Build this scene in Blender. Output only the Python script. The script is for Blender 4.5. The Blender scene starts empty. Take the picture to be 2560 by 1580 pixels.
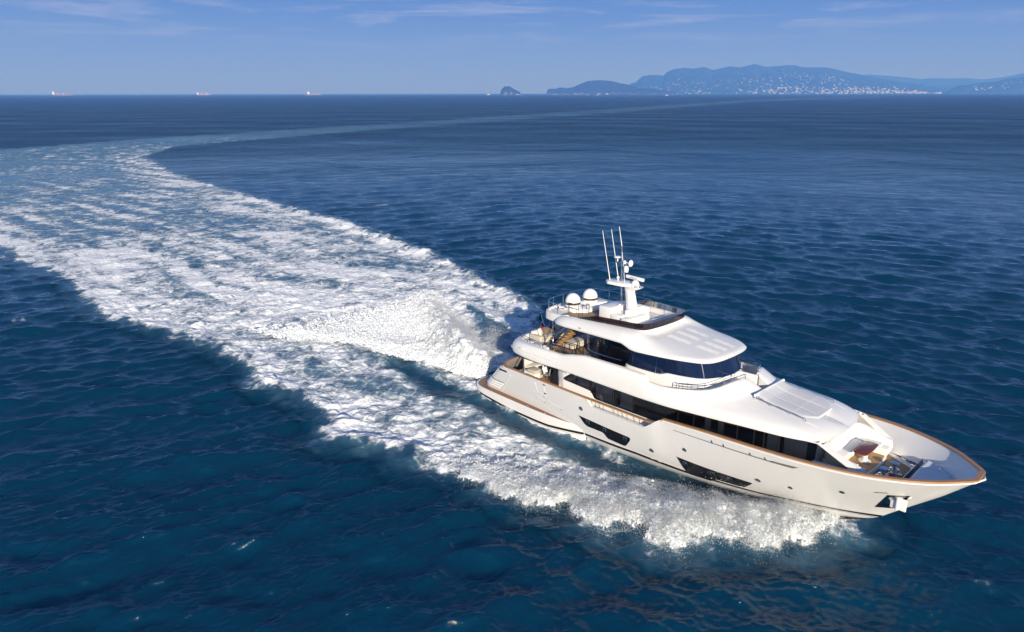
import bpy, bmesh, math, random
import numpy as np
from mathutils import Matrix, Vector

# ------------------------------------------------------------------ camera, sky, sun, exposure
S = bpy.context.scene
C = S.collection
PITCH = 0.323730
CAM_H = 19.09
cd = bpy.data.cameras.new("Camera")
cd.sensor_width = 36.0
cd.lens = 1661.23 / 2560 * 36.0
cd.clip_start = 0.5
cd.clip_end = 200000.0
cam = bpy.data.objects.new("Camera", cd)
C.objects.link(cam)
cam.location = (0, 0, CAM_H)
cam.rotation_euler = (math.pi / 2 - PITCH, math.radians(0.085), 0)
S.camera = cam
S.view_settings.view_transform = 'Standard'
S.view_settings.look = 'None'
S.view_settings.gamma = 1.0
S.view_settings.use_curve_mapping = False
S.view_settings.exposure = 0.46
S.cycles.max_bounces = 10
S.cycles.transparent_max_bounces = 48
S.cycles.volume_bounces = 1

SUN_EL = math.radians(19.6)
SUN_AZ = math.radians(171.5)          # clockwise from +Y
W = bpy.data.worlds.new("World")
S.world = W
W.use_nodes = True
nt = W.node_tree
N, L = nt.nodes, nt.links
bg = N["Background"]
sky = N.new("ShaderNodeTexSky")
sky.sky_type = 'NISHITA'
sky.sun_disc = False
sky.sun_elevation = SUN_EL
sky.sun_rotation = SUN_AZ
sky.altitude = 20
sky.air_density = 1.1
sky.dust_density = 0.35
sky.ozone_density = 3.0
bg.inputs["Strength"].default_value = 0.106
# thin wisps of cirrus in the sky itself
tc = N.new("ShaderNodeTexCoord")
sep = N.new("ShaderNodeSeparateXYZ"); L.new(tc.outputs["Generated"], sep.inputs[0])
mp = N.new("ShaderNodeMapping"); mp.inputs["Scale"].default_value = (3.2, 3.2, 34.0)
mp.inputs["Location"].default_value = (0.35, 0.0, 0.6)
L.new(tc.outputs["Generated"], mp.inputs[0])
nz = N.new("ShaderNodeTexNoise"); nz.inputs["Scale"].default_value = 1.6
nz.inputs["Detail"].default_value = 7; nz.inputs["Roughness"].default_value = 0.62
nz.inputs["Distortion"].default_value = 0.5
L.new(mp.outputs[0], nz.inputs["Vector"])
r1 = N.new("ShaderNodeMapRange"); r1.inputs[1].default_value = 0.50; r1.inputs[2].default_value = 0.74
r1.inputs[3].default_value = 0.0; r1.inputs[4].default_value = 0.6
L.new(nz.outputs[0], r1.inputs[0])
r2 = N.new("ShaderNodeMapRange"); r2.inputs[1].default_value = 0.05; r2.inputs[2].default_value = 0.09
L.new(sep.outputs[2], r2.inputs[0])
mm = N.new("ShaderNodeMath"); mm.operation = 'MULTIPLY'
L.new(r1.outputs[0], mm.inputs[0]); L.new(r2.outputs[0], mm.inputs[1])
# summer air: the band above the horizon is a pale, slightly violet blue instead of white
ramp = N.new("ShaderNodeValToRGB")
er = ramp.color_ramp
er.elements[0].position = 0.0; er.elements[0].color = (0.270, 0.400, 0.780, 1)
er.elements[1].position = 1.0; er.elements[1].color = (0.022, 0.075, 0.230, 1)
for p_, c_ in ((0.035, (0.200, 0.345, 0.740, 1)), (0.10, (0.098, 0.225, 0.660, 1)), (0.20, (0.030, 0.165, 0.560, 1)), (0.45, (0.022, 0.120, 0.380, 1))):
    e_ = er.elements.new(p_); e_.color = c_
L.new(sep.outputs[2], ramp.inputs[0])
sc_ = N.new("ShaderNodeMixRGB"); sc_.blend_type = 'MULTIPLY'; sc_.inputs[0].default_value = 1
L.new(ramp.outputs[0], sc_.inputs[1]); sc_.inputs[2].default_value = (7.0, 6.45, 6.3, 1)
keep = N.new("ShaderNodeMapRange"); keep.inputs[1].default_value = 0.0; keep.inputs[2].default_value = 0.9
keep.inputs[3].default_value = 0.04; keep.inputs[4].default_value = 0.22
L.new(sep.outputs[2], keep.inputs[0])
air = N.new("ShaderNodeMixRGB"); L.new(keep.outputs[0], air.inputs[0])
L.new(sc_.outputs[0], air.inputs[1]); L.new(sky.outputs[0], air.inputs[2])
mix = N.new("ShaderNodeMixRGB"); L.new(mm.outputs[0], mix.inputs[0])
L.new(air.outputs[0], mix.inputs[1]); mix.inputs[2].default_value = (4.0, 4.4, 5.9, 1)
L.new(mix.outputs[0], bg.inputs["Color"])

sl = bpy.data.lights.new("Sun", 'SUN')
sl.energy = 5.0
sl.angle = math.radians(0.5)
sl.color = (1.0, 0.95, 0.885)
sun = bpy.data.objects.new("Sun", sl)
C.objects.link(sun)
sdir = Vector((math.cos(SUN_EL) * math.sin(SUN_AZ), math.cos(SUN_EL) * math.cos(SUN_AZ), math.sin(SUN_EL)))
sun.rotation_euler = sdir.to_track_quat('Z', 'Y').to_euler()

# ------------------------------------------------------------------ helpers
rng = np.random.default_rng(7)
random.seed(7)
MATS = {}

def newmat(name):
    m = bpy.data.materials.new(name)
    m.use_nodes = True
    MATS[name] = m
    return m, m.node_tree.nodes, m.node_tree.links, m.node_tree.nodes["Principled BSDF"]

def simple(name, col, rough=0.5, metal=0.0, var=0.06, scale=3.0, bump=0.0, bscale=40.0, coat=0.0, stretch=(1, 1, 1)):
    m, n, l, b = newmat(name)
    t = n.new("ShaderNodeTexCoord")
    mp = n.new("ShaderNodeMapping"); mp.inputs["Scale"].default_value = stretch
    l.new(t.outputs["Object"], mp.inputs[0])
    z = n.new("ShaderNodeTexNoise"); z.inputs["Scale"].default_value = scale; z.inputs["Detail"].default_value = 5
    l.new(mp.outputs[0], z.inputs["Vector"])
    x = n.new("ShaderNodeMixRGB")
    x.inputs[1].default_value = (*[c * (1 - var) for c in col], 1)
    x.inputs[2].default_value = (*[min(1, c * (1 + var)) for c in col], 1)
    l.new(z.outputs[0], x.inputs[0]); l.new(x.outputs[0], b.inputs["Base Color"])
    rr = n.new("ShaderNodeMapRange"); rr.inputs[3].default_value = rough * 0.8; rr.inputs[4].default_value = min(1, rough * 1.25)
    l.new(z.outputs[0], rr.inputs[0]); l.new(rr.outputs[0], b.inputs["Roughness"])
    b.inputs["Metallic"].default_value = metal
    b.inputs["Coat Weight"].default_value = coat
    if bump:
        z2 = n.new("ShaderNodeTexNoise"); z2.inputs["Scale"].default_value = bscale; z2.inputs["Detail"].default_value = 3
        l.new(mp.outputs[0], z2.inputs["Vector"])
        bp = n.new("ShaderNodeBump"); bp.inputs["Strength"].default_value = bump; bp.inputs["Distance"].default_value = 0.02
        l.new(z2.outputs[0], bp.inputs["Height"]); l.new(bp.outputs[0], b.inputs["Normal"])
    return m

def teak(name, col, seam, axis=1, pitch=0.09, rough=0.55):
    """planks running fore-and-aft with dark caulk lines"""
    m, n, l, b = newmat(name)
    t = n.new("ShaderNodeTexCoord")
    s = n.new("ShaderNodeSeparateXYZ"); l.new(t.outputs["Object"], s.inputs[0])
    d = n.new("ShaderNodeMath"); d.operation = 'DIVIDE'; d.inputs[1].default_value = pitch
    l.new(s.outputs[axis], d.inputs[0])
    fr = n.new("ShaderNodeMath"); fr.operation = 'FRACT'; l.new(d.outputs[0], fr.inputs[0])
    fl = n.new("ShaderNodeMath"); fl.operation = 'FLOOR'; l.new(d.outputs[0], fl.inputs[0])
    wn = n.new("ShaderNodeTexWhiteNoise"); wn.noise_dimensions = '1D'; l.new(fl.outputs[0], wn.inputs["W"])
    mp = n.new("ShaderNodeMapping"); mp.inputs["Scale"].default_value = (2, 30, 30) if axis == 1 else (30, 2, 30)
    l.new(t.outputs["Object"], mp.inputs[0])
    g = n.new("ShaderNodeTexNoise"); g.inputs["Scale"].default_value = 1.0; g.inputs["Detail"].default_value = 5
    l.new(mp.outputs[0], g.inputs["Vector"])
    ad = n.new("ShaderNodeMath"); ad.operation = 'ADD'; l.new(wn.outputs[0], ad.inputs[0]); l.new(g.outputs[0], ad.inputs[1])
    hf = n.new("ShaderNodeMath"); hf.operation = 'MULTIPLY'; hf.inputs[1].default_value = 0.5; l.new(ad.outputs[0], hf.inputs[0])
    x = n.new("ShaderNodeMixRGB"); x.inputs[1].default_value = (*[c * 0.72 for c in col], 1); x.inputs[2].default_value = (*[c * 1.25 for c in col], 1)
    l.new(hf.outputs[0], x.inputs[0])
    lt = n.new("ShaderNodeMath"); lt.operation = 'LESS_THAN'; lt.inputs[1].default_value = 0.1; l.new(fr.outputs[0], lt.inputs[0])
    x2 = n.new("ShaderNodeMixRGB"); x2.inputs[2].default_value = (*seam, 1)
    l.new(lt.outputs[0], x2.inputs[0]); l.new(x.outputs[0], x2.inputs[1])
    l.new(x2.outputs[0], b.inputs["Base Color"])
    b.inputs["Roughness"].default_value = rough
    return m

def glass(name, tintc, dark=0.75, rough=0.02, body=(0.006, 0.007, 0.009)):
    """tinted glazing: mirror reflection over a partly see-through tint"""
    m, n, l, b = newmat(name)
    n.remove(b)
    out = n["Material Output"]
    tr = n.new("ShaderNodeBsdfTransparent"); tr.inputs[0].default_value = (*tintc, 1)
    df = n.new("ShaderNodeBsdfDiffuse"); df.inputs[0].default_value = (*body, 1)
    mx = n.new("ShaderNodeMixShader"); mx.inputs[0].default_value = dark
    l.new(tr.outputs[0], mx.inputs[1]); l.new(df.outputs[0], mx.inputs[2])
    gl = n.new("ShaderNodeBsdfGlossy"); gl.inputs[0].default_value = (0.95, 0.97, 1, 1)
    t = n.new("ShaderNodeTexCoord"); z = n.new("ShaderNodeTexNoise"); z.inputs["Scale"].default_value = 0.8
    l.new(t.outputs["Object"], z.inputs["Vector"])
    rr = n.new("ShaderNodeMapRange"); rr.inputs[3].default_value = rough; rr.inputs[4].default_value = rough * 2.5
    l.new(z.outputs[0], rr.inputs[0]); l.new(rr.outputs[0], gl.inputs["Roughness"])
    fz = n.new("ShaderNodeFresnel"); fz.inputs[0].default_value = 1.52
    m2 = n.new("ShaderNodeMixShader")
    l.new(fz.outputs[0], m2.inputs[0]); l.new(mx.outputs[0], m2.inputs[1]); l.new(gl.outputs[0], m2.inputs[2])
    l.new(m2.outputs[0], out.inputs[0])
    return m

GEL = simple("white_gelcoat", (0.78, 0.77, 0.745), 0.2, var=0.012, scale=0.7, coat=0.15)
GELM = simple("white_matt_deck", (0.70, 0.70, 0.70), 0.6, var=0.03, scale=9, bump=0.15, bscale=90)
NONSKID = simple("cream_nonskid_panel", (0.90, 0.885, 0.84), 0.8, var=0.03, scale=12, bump=0.2, bscale=120)
BLACKG = simple("black_gloss_panel", (0.012, 0.012, 0.013), 0.12, var=0.1)
BOOT = simple("dark_boot_stripe", (0.022, 0.015, 0.016), 0.25, var=0.1)
ANTIF = simple("dark_antifouling", (0.02, 0.016, 0.02), 0.5, var=0.1)
STEEL = simple("polished_steel", (0.72, 0.72, 0.73), 0.14, metal=1.0, var=0.04)
DSTEEL = simple("smoked_steel", (0.33, 0.32, 0.33), 0.2, metal=1.0, var=0.05)
BRONZE = simple("bronze_band", (0.30, 0.19, 0.11), 0.3, metal=0.9, var=0.12)
RADOME = simple("radome_white", (0.82, 0.82, 0.80), 0.35, var=0.015)
BEIGE = simple("beige_upholstery", (0.52, 0.47, 0.40), 0.85, var=0.06, scale=14, bump=0.3, bscale=150)
BEIGEL = simple("cream_upholstery", (0.68, 0.63, 0.55), 0.85, var=0.05, scale=14, bump=0.3, bscale=150)
BROWNC = simple("brown_cushion_cloth", (0.13, 0.10, 0.085), 0.9, var=0.1, scale=14, bump=0.3, bscale=150)
PADW = simple("white_sunpad_vinyl", (0.70, 0.70, 0.72), 0.6, var=0.04, scale=5, bump=0.5, bscale=9)
FABW = simple("light_grey_sunpad_cloth", (0.60, 0.605, 0.63), 0.8, var=0.07, scale=3, bump=0.35, bscale=60, stretch=(1, 6, 1))
VINYL = simple("white_vinyl", (0.78, 0.77, 0.74), 0.5, var=0.02)
GREYC = simple("slate_sling_cloth", (0.22, 0.23, 0.26), 0.8, var=0.06)
DKMET = simple("dark_brown_metal", (0.04, 0.035, 0.035), 0.35, metal=0.6, var=0.1)
CHROME = simple("chrome", (0.62, 0.63, 0.65), 0.08, metal=1.0, var=0.03)
VARN = simple("varnished_mahogany", (0.135, 0.035, 0.018), 0.22, var=0.3, scale=6, stretch=(1, 7, 1), coat=0.15)
TEAK = teak("teak_deck_weathered", (0.27, 0.175, 0.10), (0.03, 0.025, 0.02))
TEAKL = teak("teak_deck_golden", (0.40, 0.235, 0.09), (0.06, 0.04, 0.02))
TEAKP = teak("teak_platform_wet", (0.21, 0.085, 0.032), (0.04, 0.02, 0.012), rough=0.3)
TEAKC = simple("teak_caprail", (0.37, 0.19, 0.085), 0.4, var=0.16, scale=4, stretch=(1, 1, 1))
GLASS = glass("tinted_window_glass", (0.80, 0.75, 0.68), 0.08)
GLASSB = glass("blue_windscreen_glass", (0.35, 0.42, 0.52), 0.62, body=(0.010, 0.024, 0.075))
SMOKE = glass("smoked_brown_acrylic", (0.22, 0.13, 0.13), 0.8, 0.04, (0.016, 0.009, 0.011))
INTD = simple("interior_dark_joinery", (0.07, 0.05, 0.04), 0.5, var=0.25, scale=3)
INTB = simple("interior_beige_panel", (0.66, 0.58, 0.47), 0.7, var=0.08, scale=3)
INTW = simple("interior_brown_post", (0.20, 0.10, 0.05), 0.5, var=0.1)
INTF = simple("interior_white_sofa", (0.62, 0.58, 0.52), 0.8, var=0.05)
RUB = simple("black_rubber", (0.02, 0.02, 0.02), 0.6, var=0.1)
GREEN = simple("flag_green", (0.0, 0.16, 0.045), 0.8, var=0.08)
WHITEF = simple("flag_white", (0.75, 0.75, 0.73), 0.8, var=0.03)
RED = simple("flag_red", (0.42, 0.012, 0.02), 0.8, var=0.08)
GREYT = simple("grey_lettering", (0.25, 0.24, 0.23), 0.5)

def tag(o, label=None, cat=None, group=None, kind=None):
    if label: o["label"] = label
    if cat: o["category"] = cat
    if group: o["group"] = group
    if kind: o["kind"] = kind
    return o

def empty(name, label=None, cat=None, group=None, mw=None):
    o = bpy.data.objects.new(name, None)
    o.empty_display_size = 0.3
    C.objects.link(o)
    if mw is not None: o.matrix_world = mw
    return tag(o, label, cat, group)

def mk(name, v, f, mat, parent=None, smooth=30, mats=None, fm=None):
    me = bpy.data.meshes.new(name)
    me.from_pydata([tuple(map(float, p)) for p in v], [], [tuple(map(int, q)) for q in f])
    bm = bmesh.new(); bm.from_mesh(me)
    bmesh.ops.remove_doubles(bm, verts=bm.verts, dist=1e-4)
    bmesh.ops.recalc_face_normals(bm, faces=bm.faces)
    bm.to_mesh(me); bm.free()
    if mats:
        for m in mats: me.materials.append(m)
    else:
        me.materials.append(mat)
    if smooth:
        me.polygons.foreach_set("use_smooth", [True] * len(me.polygons))
        me.set_sharp_from_angle(angle=math.radians(smooth))
    o = bpy.data.objects.new(name, me)
    C.objects.link(o)
    if parent is not None: o.parent = parent
    return o

class MB:
    """collects shapes into one mesh"""
    def __init__(s): s.v = []; s.f = []
    def add(s, v, f):
        k = len(s.v); s.v += [tuple(p) for p in v]; s.f += [tuple(i + k for i in q) for q in f]; return s
    def grid(s, rows, close=False):
        n = len(rows[0]); v = [p for r in rows for p in r]; f = []
        for i in range(len(rows) - 1):
            for j in range(n - 1 + (1 if close else 0)):
                j2 = (j + 1) % n
                f.append((i * n + j, i * n + j2, (i + 1) * n + j2, (i + 1) * n + j))
        return s.add(v, f)
    def box(s, x0, x1, y0, y1, z0, z1, b=0.0, seg=2):
        bm = bmesh.new()
        r = bmesh.ops.create_cube(bm, size=1)
        for q in bm.verts:
            q.co = Vector(((x0 + x1) / 2 + q.co.x * (x1 - x0), (y0 + y1) / 2 + q.co.y * (y1 - y0), (z0 + z1) / 2 + q.co.z * (z1 - z0)))
        if b: bmesh.ops.bevel(bm, geom=list(bm.edges), offset=b, segments=seg, profile=0.5, affect='EDGES')
        bm.verts.index_update()
        s.add([q.co[:] for q in bm.verts], [[q.index for q in fc.verts] for fc in bm.faces]); bm.free(); return s
    def prism(s, poly, z0, z1, b=0.0):
        bm = bmesh.new()
        vs = [bm.verts.new((p[0], p[1], z0)) for p in poly]
        fc = bm.faces.new(vs)
        e = bmesh.ops.extrude_face_region(bm, geom=[fc])
        for q in e["geom"]:
            if isinstance(q, bmesh.types.BMVert): q.co.z = z1
        bmesh.ops.recalc_face_normals(bm, faces=bm.faces)
        if b: 
            ed = [x for x in bm.edges if abs(x.verts[0].co.z - x.verts[1].co.z) < 1e-6 and max(x.verts[0].co.z, x.verts[1].co.z) > max(z0, z1) - 1e-6]
            bmesh.ops.bevel(bm, geom=ed, offset=b, segments=2, profile=0.5, affect='EDGES')
        bm.verts.index_update()
        s.add([q.co[:] for q in bm.verts], [[q.index for q in fc.verts] for fc in bm.faces]); bm.free(); return s
    def tube(s, pts, r, n=8, cap=True):
        P = [Vector(p) for p in pts]; rows = []; up = None
        rr = r if isinstance(r, (list, tuple)) else [r] * len(P)
        for i, p in enumerate(P):
            d = (P[min(i + 1, len(P) - 1)] - P[max(i - 1, 0)]).normalized()
            if up is None:
                up = Vector((0, 0, 1)) if abs(d.z) < 0.9 else Vector((1, 0, 0))
            a = d.cross(up).normalized(); up = a.cross(d).normalized()
            rows.append([p + (a * math.cos(t) + up * math.sin(t)) * rr[i] for t in [2 * math.pi * k / n for k in range(n)]])
        k = len(s.v)
        s.grid(rows, True)
        if cap:
            s.f.append(tuple(k + j for j in range(n))); s.f.append(tuple(k + (len(P) - 1) * n + j for j in range(n)))
        return s
    def lathe(s, c, prof, n=24, axis='z'):
        rows = []
        for r, h in prof:
            row = []
            for k in range(n):
                t = 2 * math.pi * k / n
                a, b_ = r * math.cos(t), r * math.sin(t)
                if axis == 'z': row.append((c[0] + a, c[1] + b_, c[2] + h))
                elif axis == 'y': row.append((c[0] + a, c[1] + h, c[2] + b_))
                else: row.append((c[0] + h, c[1] + a, c[2] + b_))
            rows.append(row)
        return s.grid(rows, True)
    def xf(s, M):
        s.v = [tuple(M @ Vector(p)) for p in s.v]; return s
    def mirror(s):
        """adds the port copy of what has been collected"""
        k = len(s.v); n = list(s.v); f = list(s.f)
        s.v += [(p[0], -p[1], p[2]) for p in n]; s.f += [tuple(i + k for i in reversed(q)) for q in f]; return s
    def build(s, name, mat, parent=None, smooth=30):
        return mk(name, s.v, s.f, mat, parent, smooth)

def pchip(xk, yk, x):
    """smooth shape-preserving interpolation"""
    xk = np.asarray(xk, float); yk = np.asarray(yk, float); x = np.asarray(x, float)
    h = np.diff(xk); d = np.diff(yk) / h
    m = np.zeros_like(yk); m[0] = d[0]; m[-1] = d[-1]
    for i in range(1, len(yk) - 1):
        if d[i - 1] * d[i] > 0:
            w1 = 2 * h[i] + h[i - 1]; w2 = h[i] + 2 * h[i - 1]
            m[i] = (w1 + w2) / (w1 / d[i - 1] + w2 / d[i])
    i = np.clip(np.searchsorted(xk, x) - 1, 0, len(h) - 1)
    t = (x - xk[i]) / h[i]
    return (yk[i] * (1 + 2 * t) * (1 - t) ** 2 + h[i] * m[i] * t * (1 - t) ** 2 + yk[i + 1] * t * t * (3 - 2 * t) + h[i] * m[i + 1] * t * t * (t - 1))

def curve(keys, n):
    k = np.asarray(keys, float); u = np.arange(len(k)); x = np.linspace(0, len(k) - 1, n)
    return np.stack([pchip(u, k[:, c], x) for c in range(k.shape[1])], 1)

# gradient noise in numpy
_perm = rng.permutation(4096); _ang = rng.random(4096) * 2 * np.pi
def perlin(x, y, seed=0):
    xi = np.floor(x).astype(np.int64); yi = np.floor(y).astype(np.int64)
    xf = (x - xi).astype(np.float32); yf = (y - yi).astype(np.float32)
    def g(a, b, dx, dy):
        h = _ang[_perm[(_perm[(a + seed * 57) & 4095] + b) & 4095]]
        return np.cos(h).astype(np.float32) * dx + np.sin(h).astype(np.float32) * dy
    u = xf * xf * xf * (xf * (xf * 6 - 15) + 10); v = yf * yf * yf * (yf * (yf * 6 - 15) + 10)
    a = g(xi, yi, xf, yf); b = g(xi + 1, yi, xf - 1, yf); c = g(xi, yi + 1, xf, yf - 1); d = g(xi + 1, yi + 1, xf - 1, yf - 1)
    return 1.45 * (a + u * (b - a) + v * ((c + u * (d - c)) - (a + u * (b - a))))
def fbm(x, y, oct=4, seed=0, gain=0.5):
    s = 0; a = 1; t = 0
    for o in range(oct):
        s = s + a * perlin(x * 2 ** o, y * 2 ** o, seed + o); t += a; a *= gain
    return s / t
def billow(x, y, oct=4, seed=0, gain=0.5):
    s = 0; a = 1; t = 0
    for o in range(oct):
        s = s + a * (1 - 2 * np.abs(perlin(x * 2 ** o, y * 2 ** o, seed + o)) ** 0.8); t += a; a *= gain
    return -s / t
def sdf(poly, x, y):
    """signed distance to a polygon, positive inside"""
    P = np.asarray(poly, np.float32); n = len(P)
    d = np.full(x.shape, 1e9, np.float32); ins = np.zeros(x.shape, bool)
    for i in range(n):
        a = P[i]; b = P[(i + 1) % n]; e = b - a
        wx = x - a[0]; wy = y - a[1]
        t = np.clip((wx * e[0] + wy * e[1]) / max(1e-6, float(e @ e)), 0, 1)
        d = np.minimum(d, (wx - t * e[0]) ** 2 + (wy - t * e[1]) ** 2)
        c = ((a[1] > y) != (b[1] > y)); 
        ins ^= c & (x < a[0] + (y - a[1]) * e[0] / (e[1] if abs(e[1]) > 1e-9 else 1e-9))
    return np.sqrt(d) * np.where(ins, 1, -1)
def dline(line, x, y):
    P = np.asarray(line, np.float32); d = np.full(x.shape, 1e9, np.float32)
    for i in range(len(P) - 1):
        a = P[i]; e = P[i + 1] - a; wx = x - a[0]; wy = y - a[1]
        t = np.clip((wx * e[0] + wy * e[1]) / max(1e-6, float(e @ e)), 0, 1)
        d = np.minimum(d, (wx - t * e[0]) ** 2 + (wy - t * e[1]) ** 2)
    return np.sqrt(d)
def sst(a, b, x):
    t = np.clip((x - a) / (b - a), 0, 1); return t * t * (3 - 2 * t)
def fastmesh(name, co, quads, mat, attrs=None, parent=None, smooth=True):
    me = bpy.data.meshes.new(name)
    nv = len(co); k = quads.shape[1]; nf = len(quads)
    me.vertices.add(nv); me.vertices.foreach_set("co", np.ascontiguousarray(co, np.float32).ravel())
    me.loops.add(nf * k); me.loops.foreach_set("vertex_index", np.ascontiguousarray(quads, np.int32).ravel())
    me.polygons.add(nf); me.polygons.foreach_set("loop_start", np.arange(0, nf * k, k, dtype=np.int32))
    me.update(calc_edges=True)
    if smooth: me.polygons.foreach_set("use_smooth", np.ones(nf, bool))
    for an, av in (attrs or {}).items():
        at = me.attributes.new(an, 'FLOAT', 'POINT'); at.data.foreach_set("value", np.ascontiguousarray(av, np.float32))
    me.materials.append(mat)
    o = bpy.data.objects.new(name, me); C.objects.link(o)
    if parent is not None: o.parent = parent
    return o

# ------------------------------------------------------------------ the sea and the wake
NEAR = [(16.9,26.0),(14.5,25.1),(12.4,24.4),(10.5,24.2),(9.2,24.5),(8.2,24.7),(7.3,24.0),(6.2,24.5),(5.6,25.3),(5.0,25.8),(4.2,25.3),(3.0,26.2),(2.4,27.4),(1.1,27.3),(-0.5,28.3),(-1.6,28.9),(-2.1,29.8),(-2.4,30.4),(-5.9,31.4),(-6.5,32.7),(-7.4,33.2),(-8.6,33.2),(-11.3,34.4),(-11.3,36.3),(-12.3,38.0),(-14.4,39.8),(-17.4,41.5),(-19.2,44.8),(-21.9,47.3),(-24.1,49.1),(-26.1,50.5),(-29.0,52.5),(-31.8,54.1),(-36.1,56.1),(-40.6,60.2),(-44.7,65.2),(-48.2,69.3),(-53.8,73.9),(-56.2,74.8),(-61.6,80.1),(-66.7,84.9),(-88.5,102.1),(-138.1,137.7)]
FAR = [(17,29),(10,38),(5,52),(3,58),(1,63),(-2,67),(-6,75),(-9,80),(-13,86),(-19,94),(-26,104),(-38,116),(-52,133),(-67,150),(-84,170),(-102,197),(-117,217),(-128,261),(-113,297),(-75,382),(-7,495),(124,747),(533,1546),(739,1828),(1388,2652)]
UP = [(1647,3148),(1015,2513),(713,2071),(155,937),(-9,604),(-87,444),(-137,363),(-168,298),(-180,262),(-185,246),(-185,211),(-173,167)]
WAKE = NEAR + UP[::-1] + FAR[::-1]
TRENCH = [(-2.4,40.7),(-0.1,38.0),(2.8,34.8),(4.2,34.3),(6.9,32.4),(8.6,30.9),(10.2,29.9),(9.5,29.7),(7.9,30.2),(6.8,30.6),(5.5,31.0),(4.0,32.0),(2.7,33.3),(1.3,34.8),(0.0,35.7),(-0.9,37.3),(-2.7,39.2),(-4.0,39.1),(-5.7,40.6),(-7.9,44.2),(-9.6,45.3),(-9.4,46.8),(-7.6,45.8),(-5.1,43.4)]
BACK = [(-4.4,59.0),(-3.2,55.5),(-2.5,52.9),(-1.7,49.8),(0.5,46.0),(2.0,47.5),(-0.3,52.1),(-1.6,54.7),(-3.0,57.8)]
WASH = [(-2.8,41.5),(-4.4,43.4),(-6.0,44.9),(-8.0,46.2),(-11.0,47.9),(-12.0,49.2),(-15.5,50.1),(-17.4,50.0),(-25.0,52.0),(-34.5,56.4),(-60,85),(-50,95),(-25,85),(-6.9,74.0),(-5.2,68.2),(-4.4,60.7),(-3.0,53.9),(-1.6,46.8),(-1.6,43.6)]
HULLWL = [(-2.3,41.8),(-1.0,40.3),(0.3,38.7),(1.6,37.2),(2.9,35.7),(4.2,34.2),(5.6,32.8),(7.1,31.4),(8.6,30.1),(10.2,28.8),(11.9,27.7)]

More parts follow.
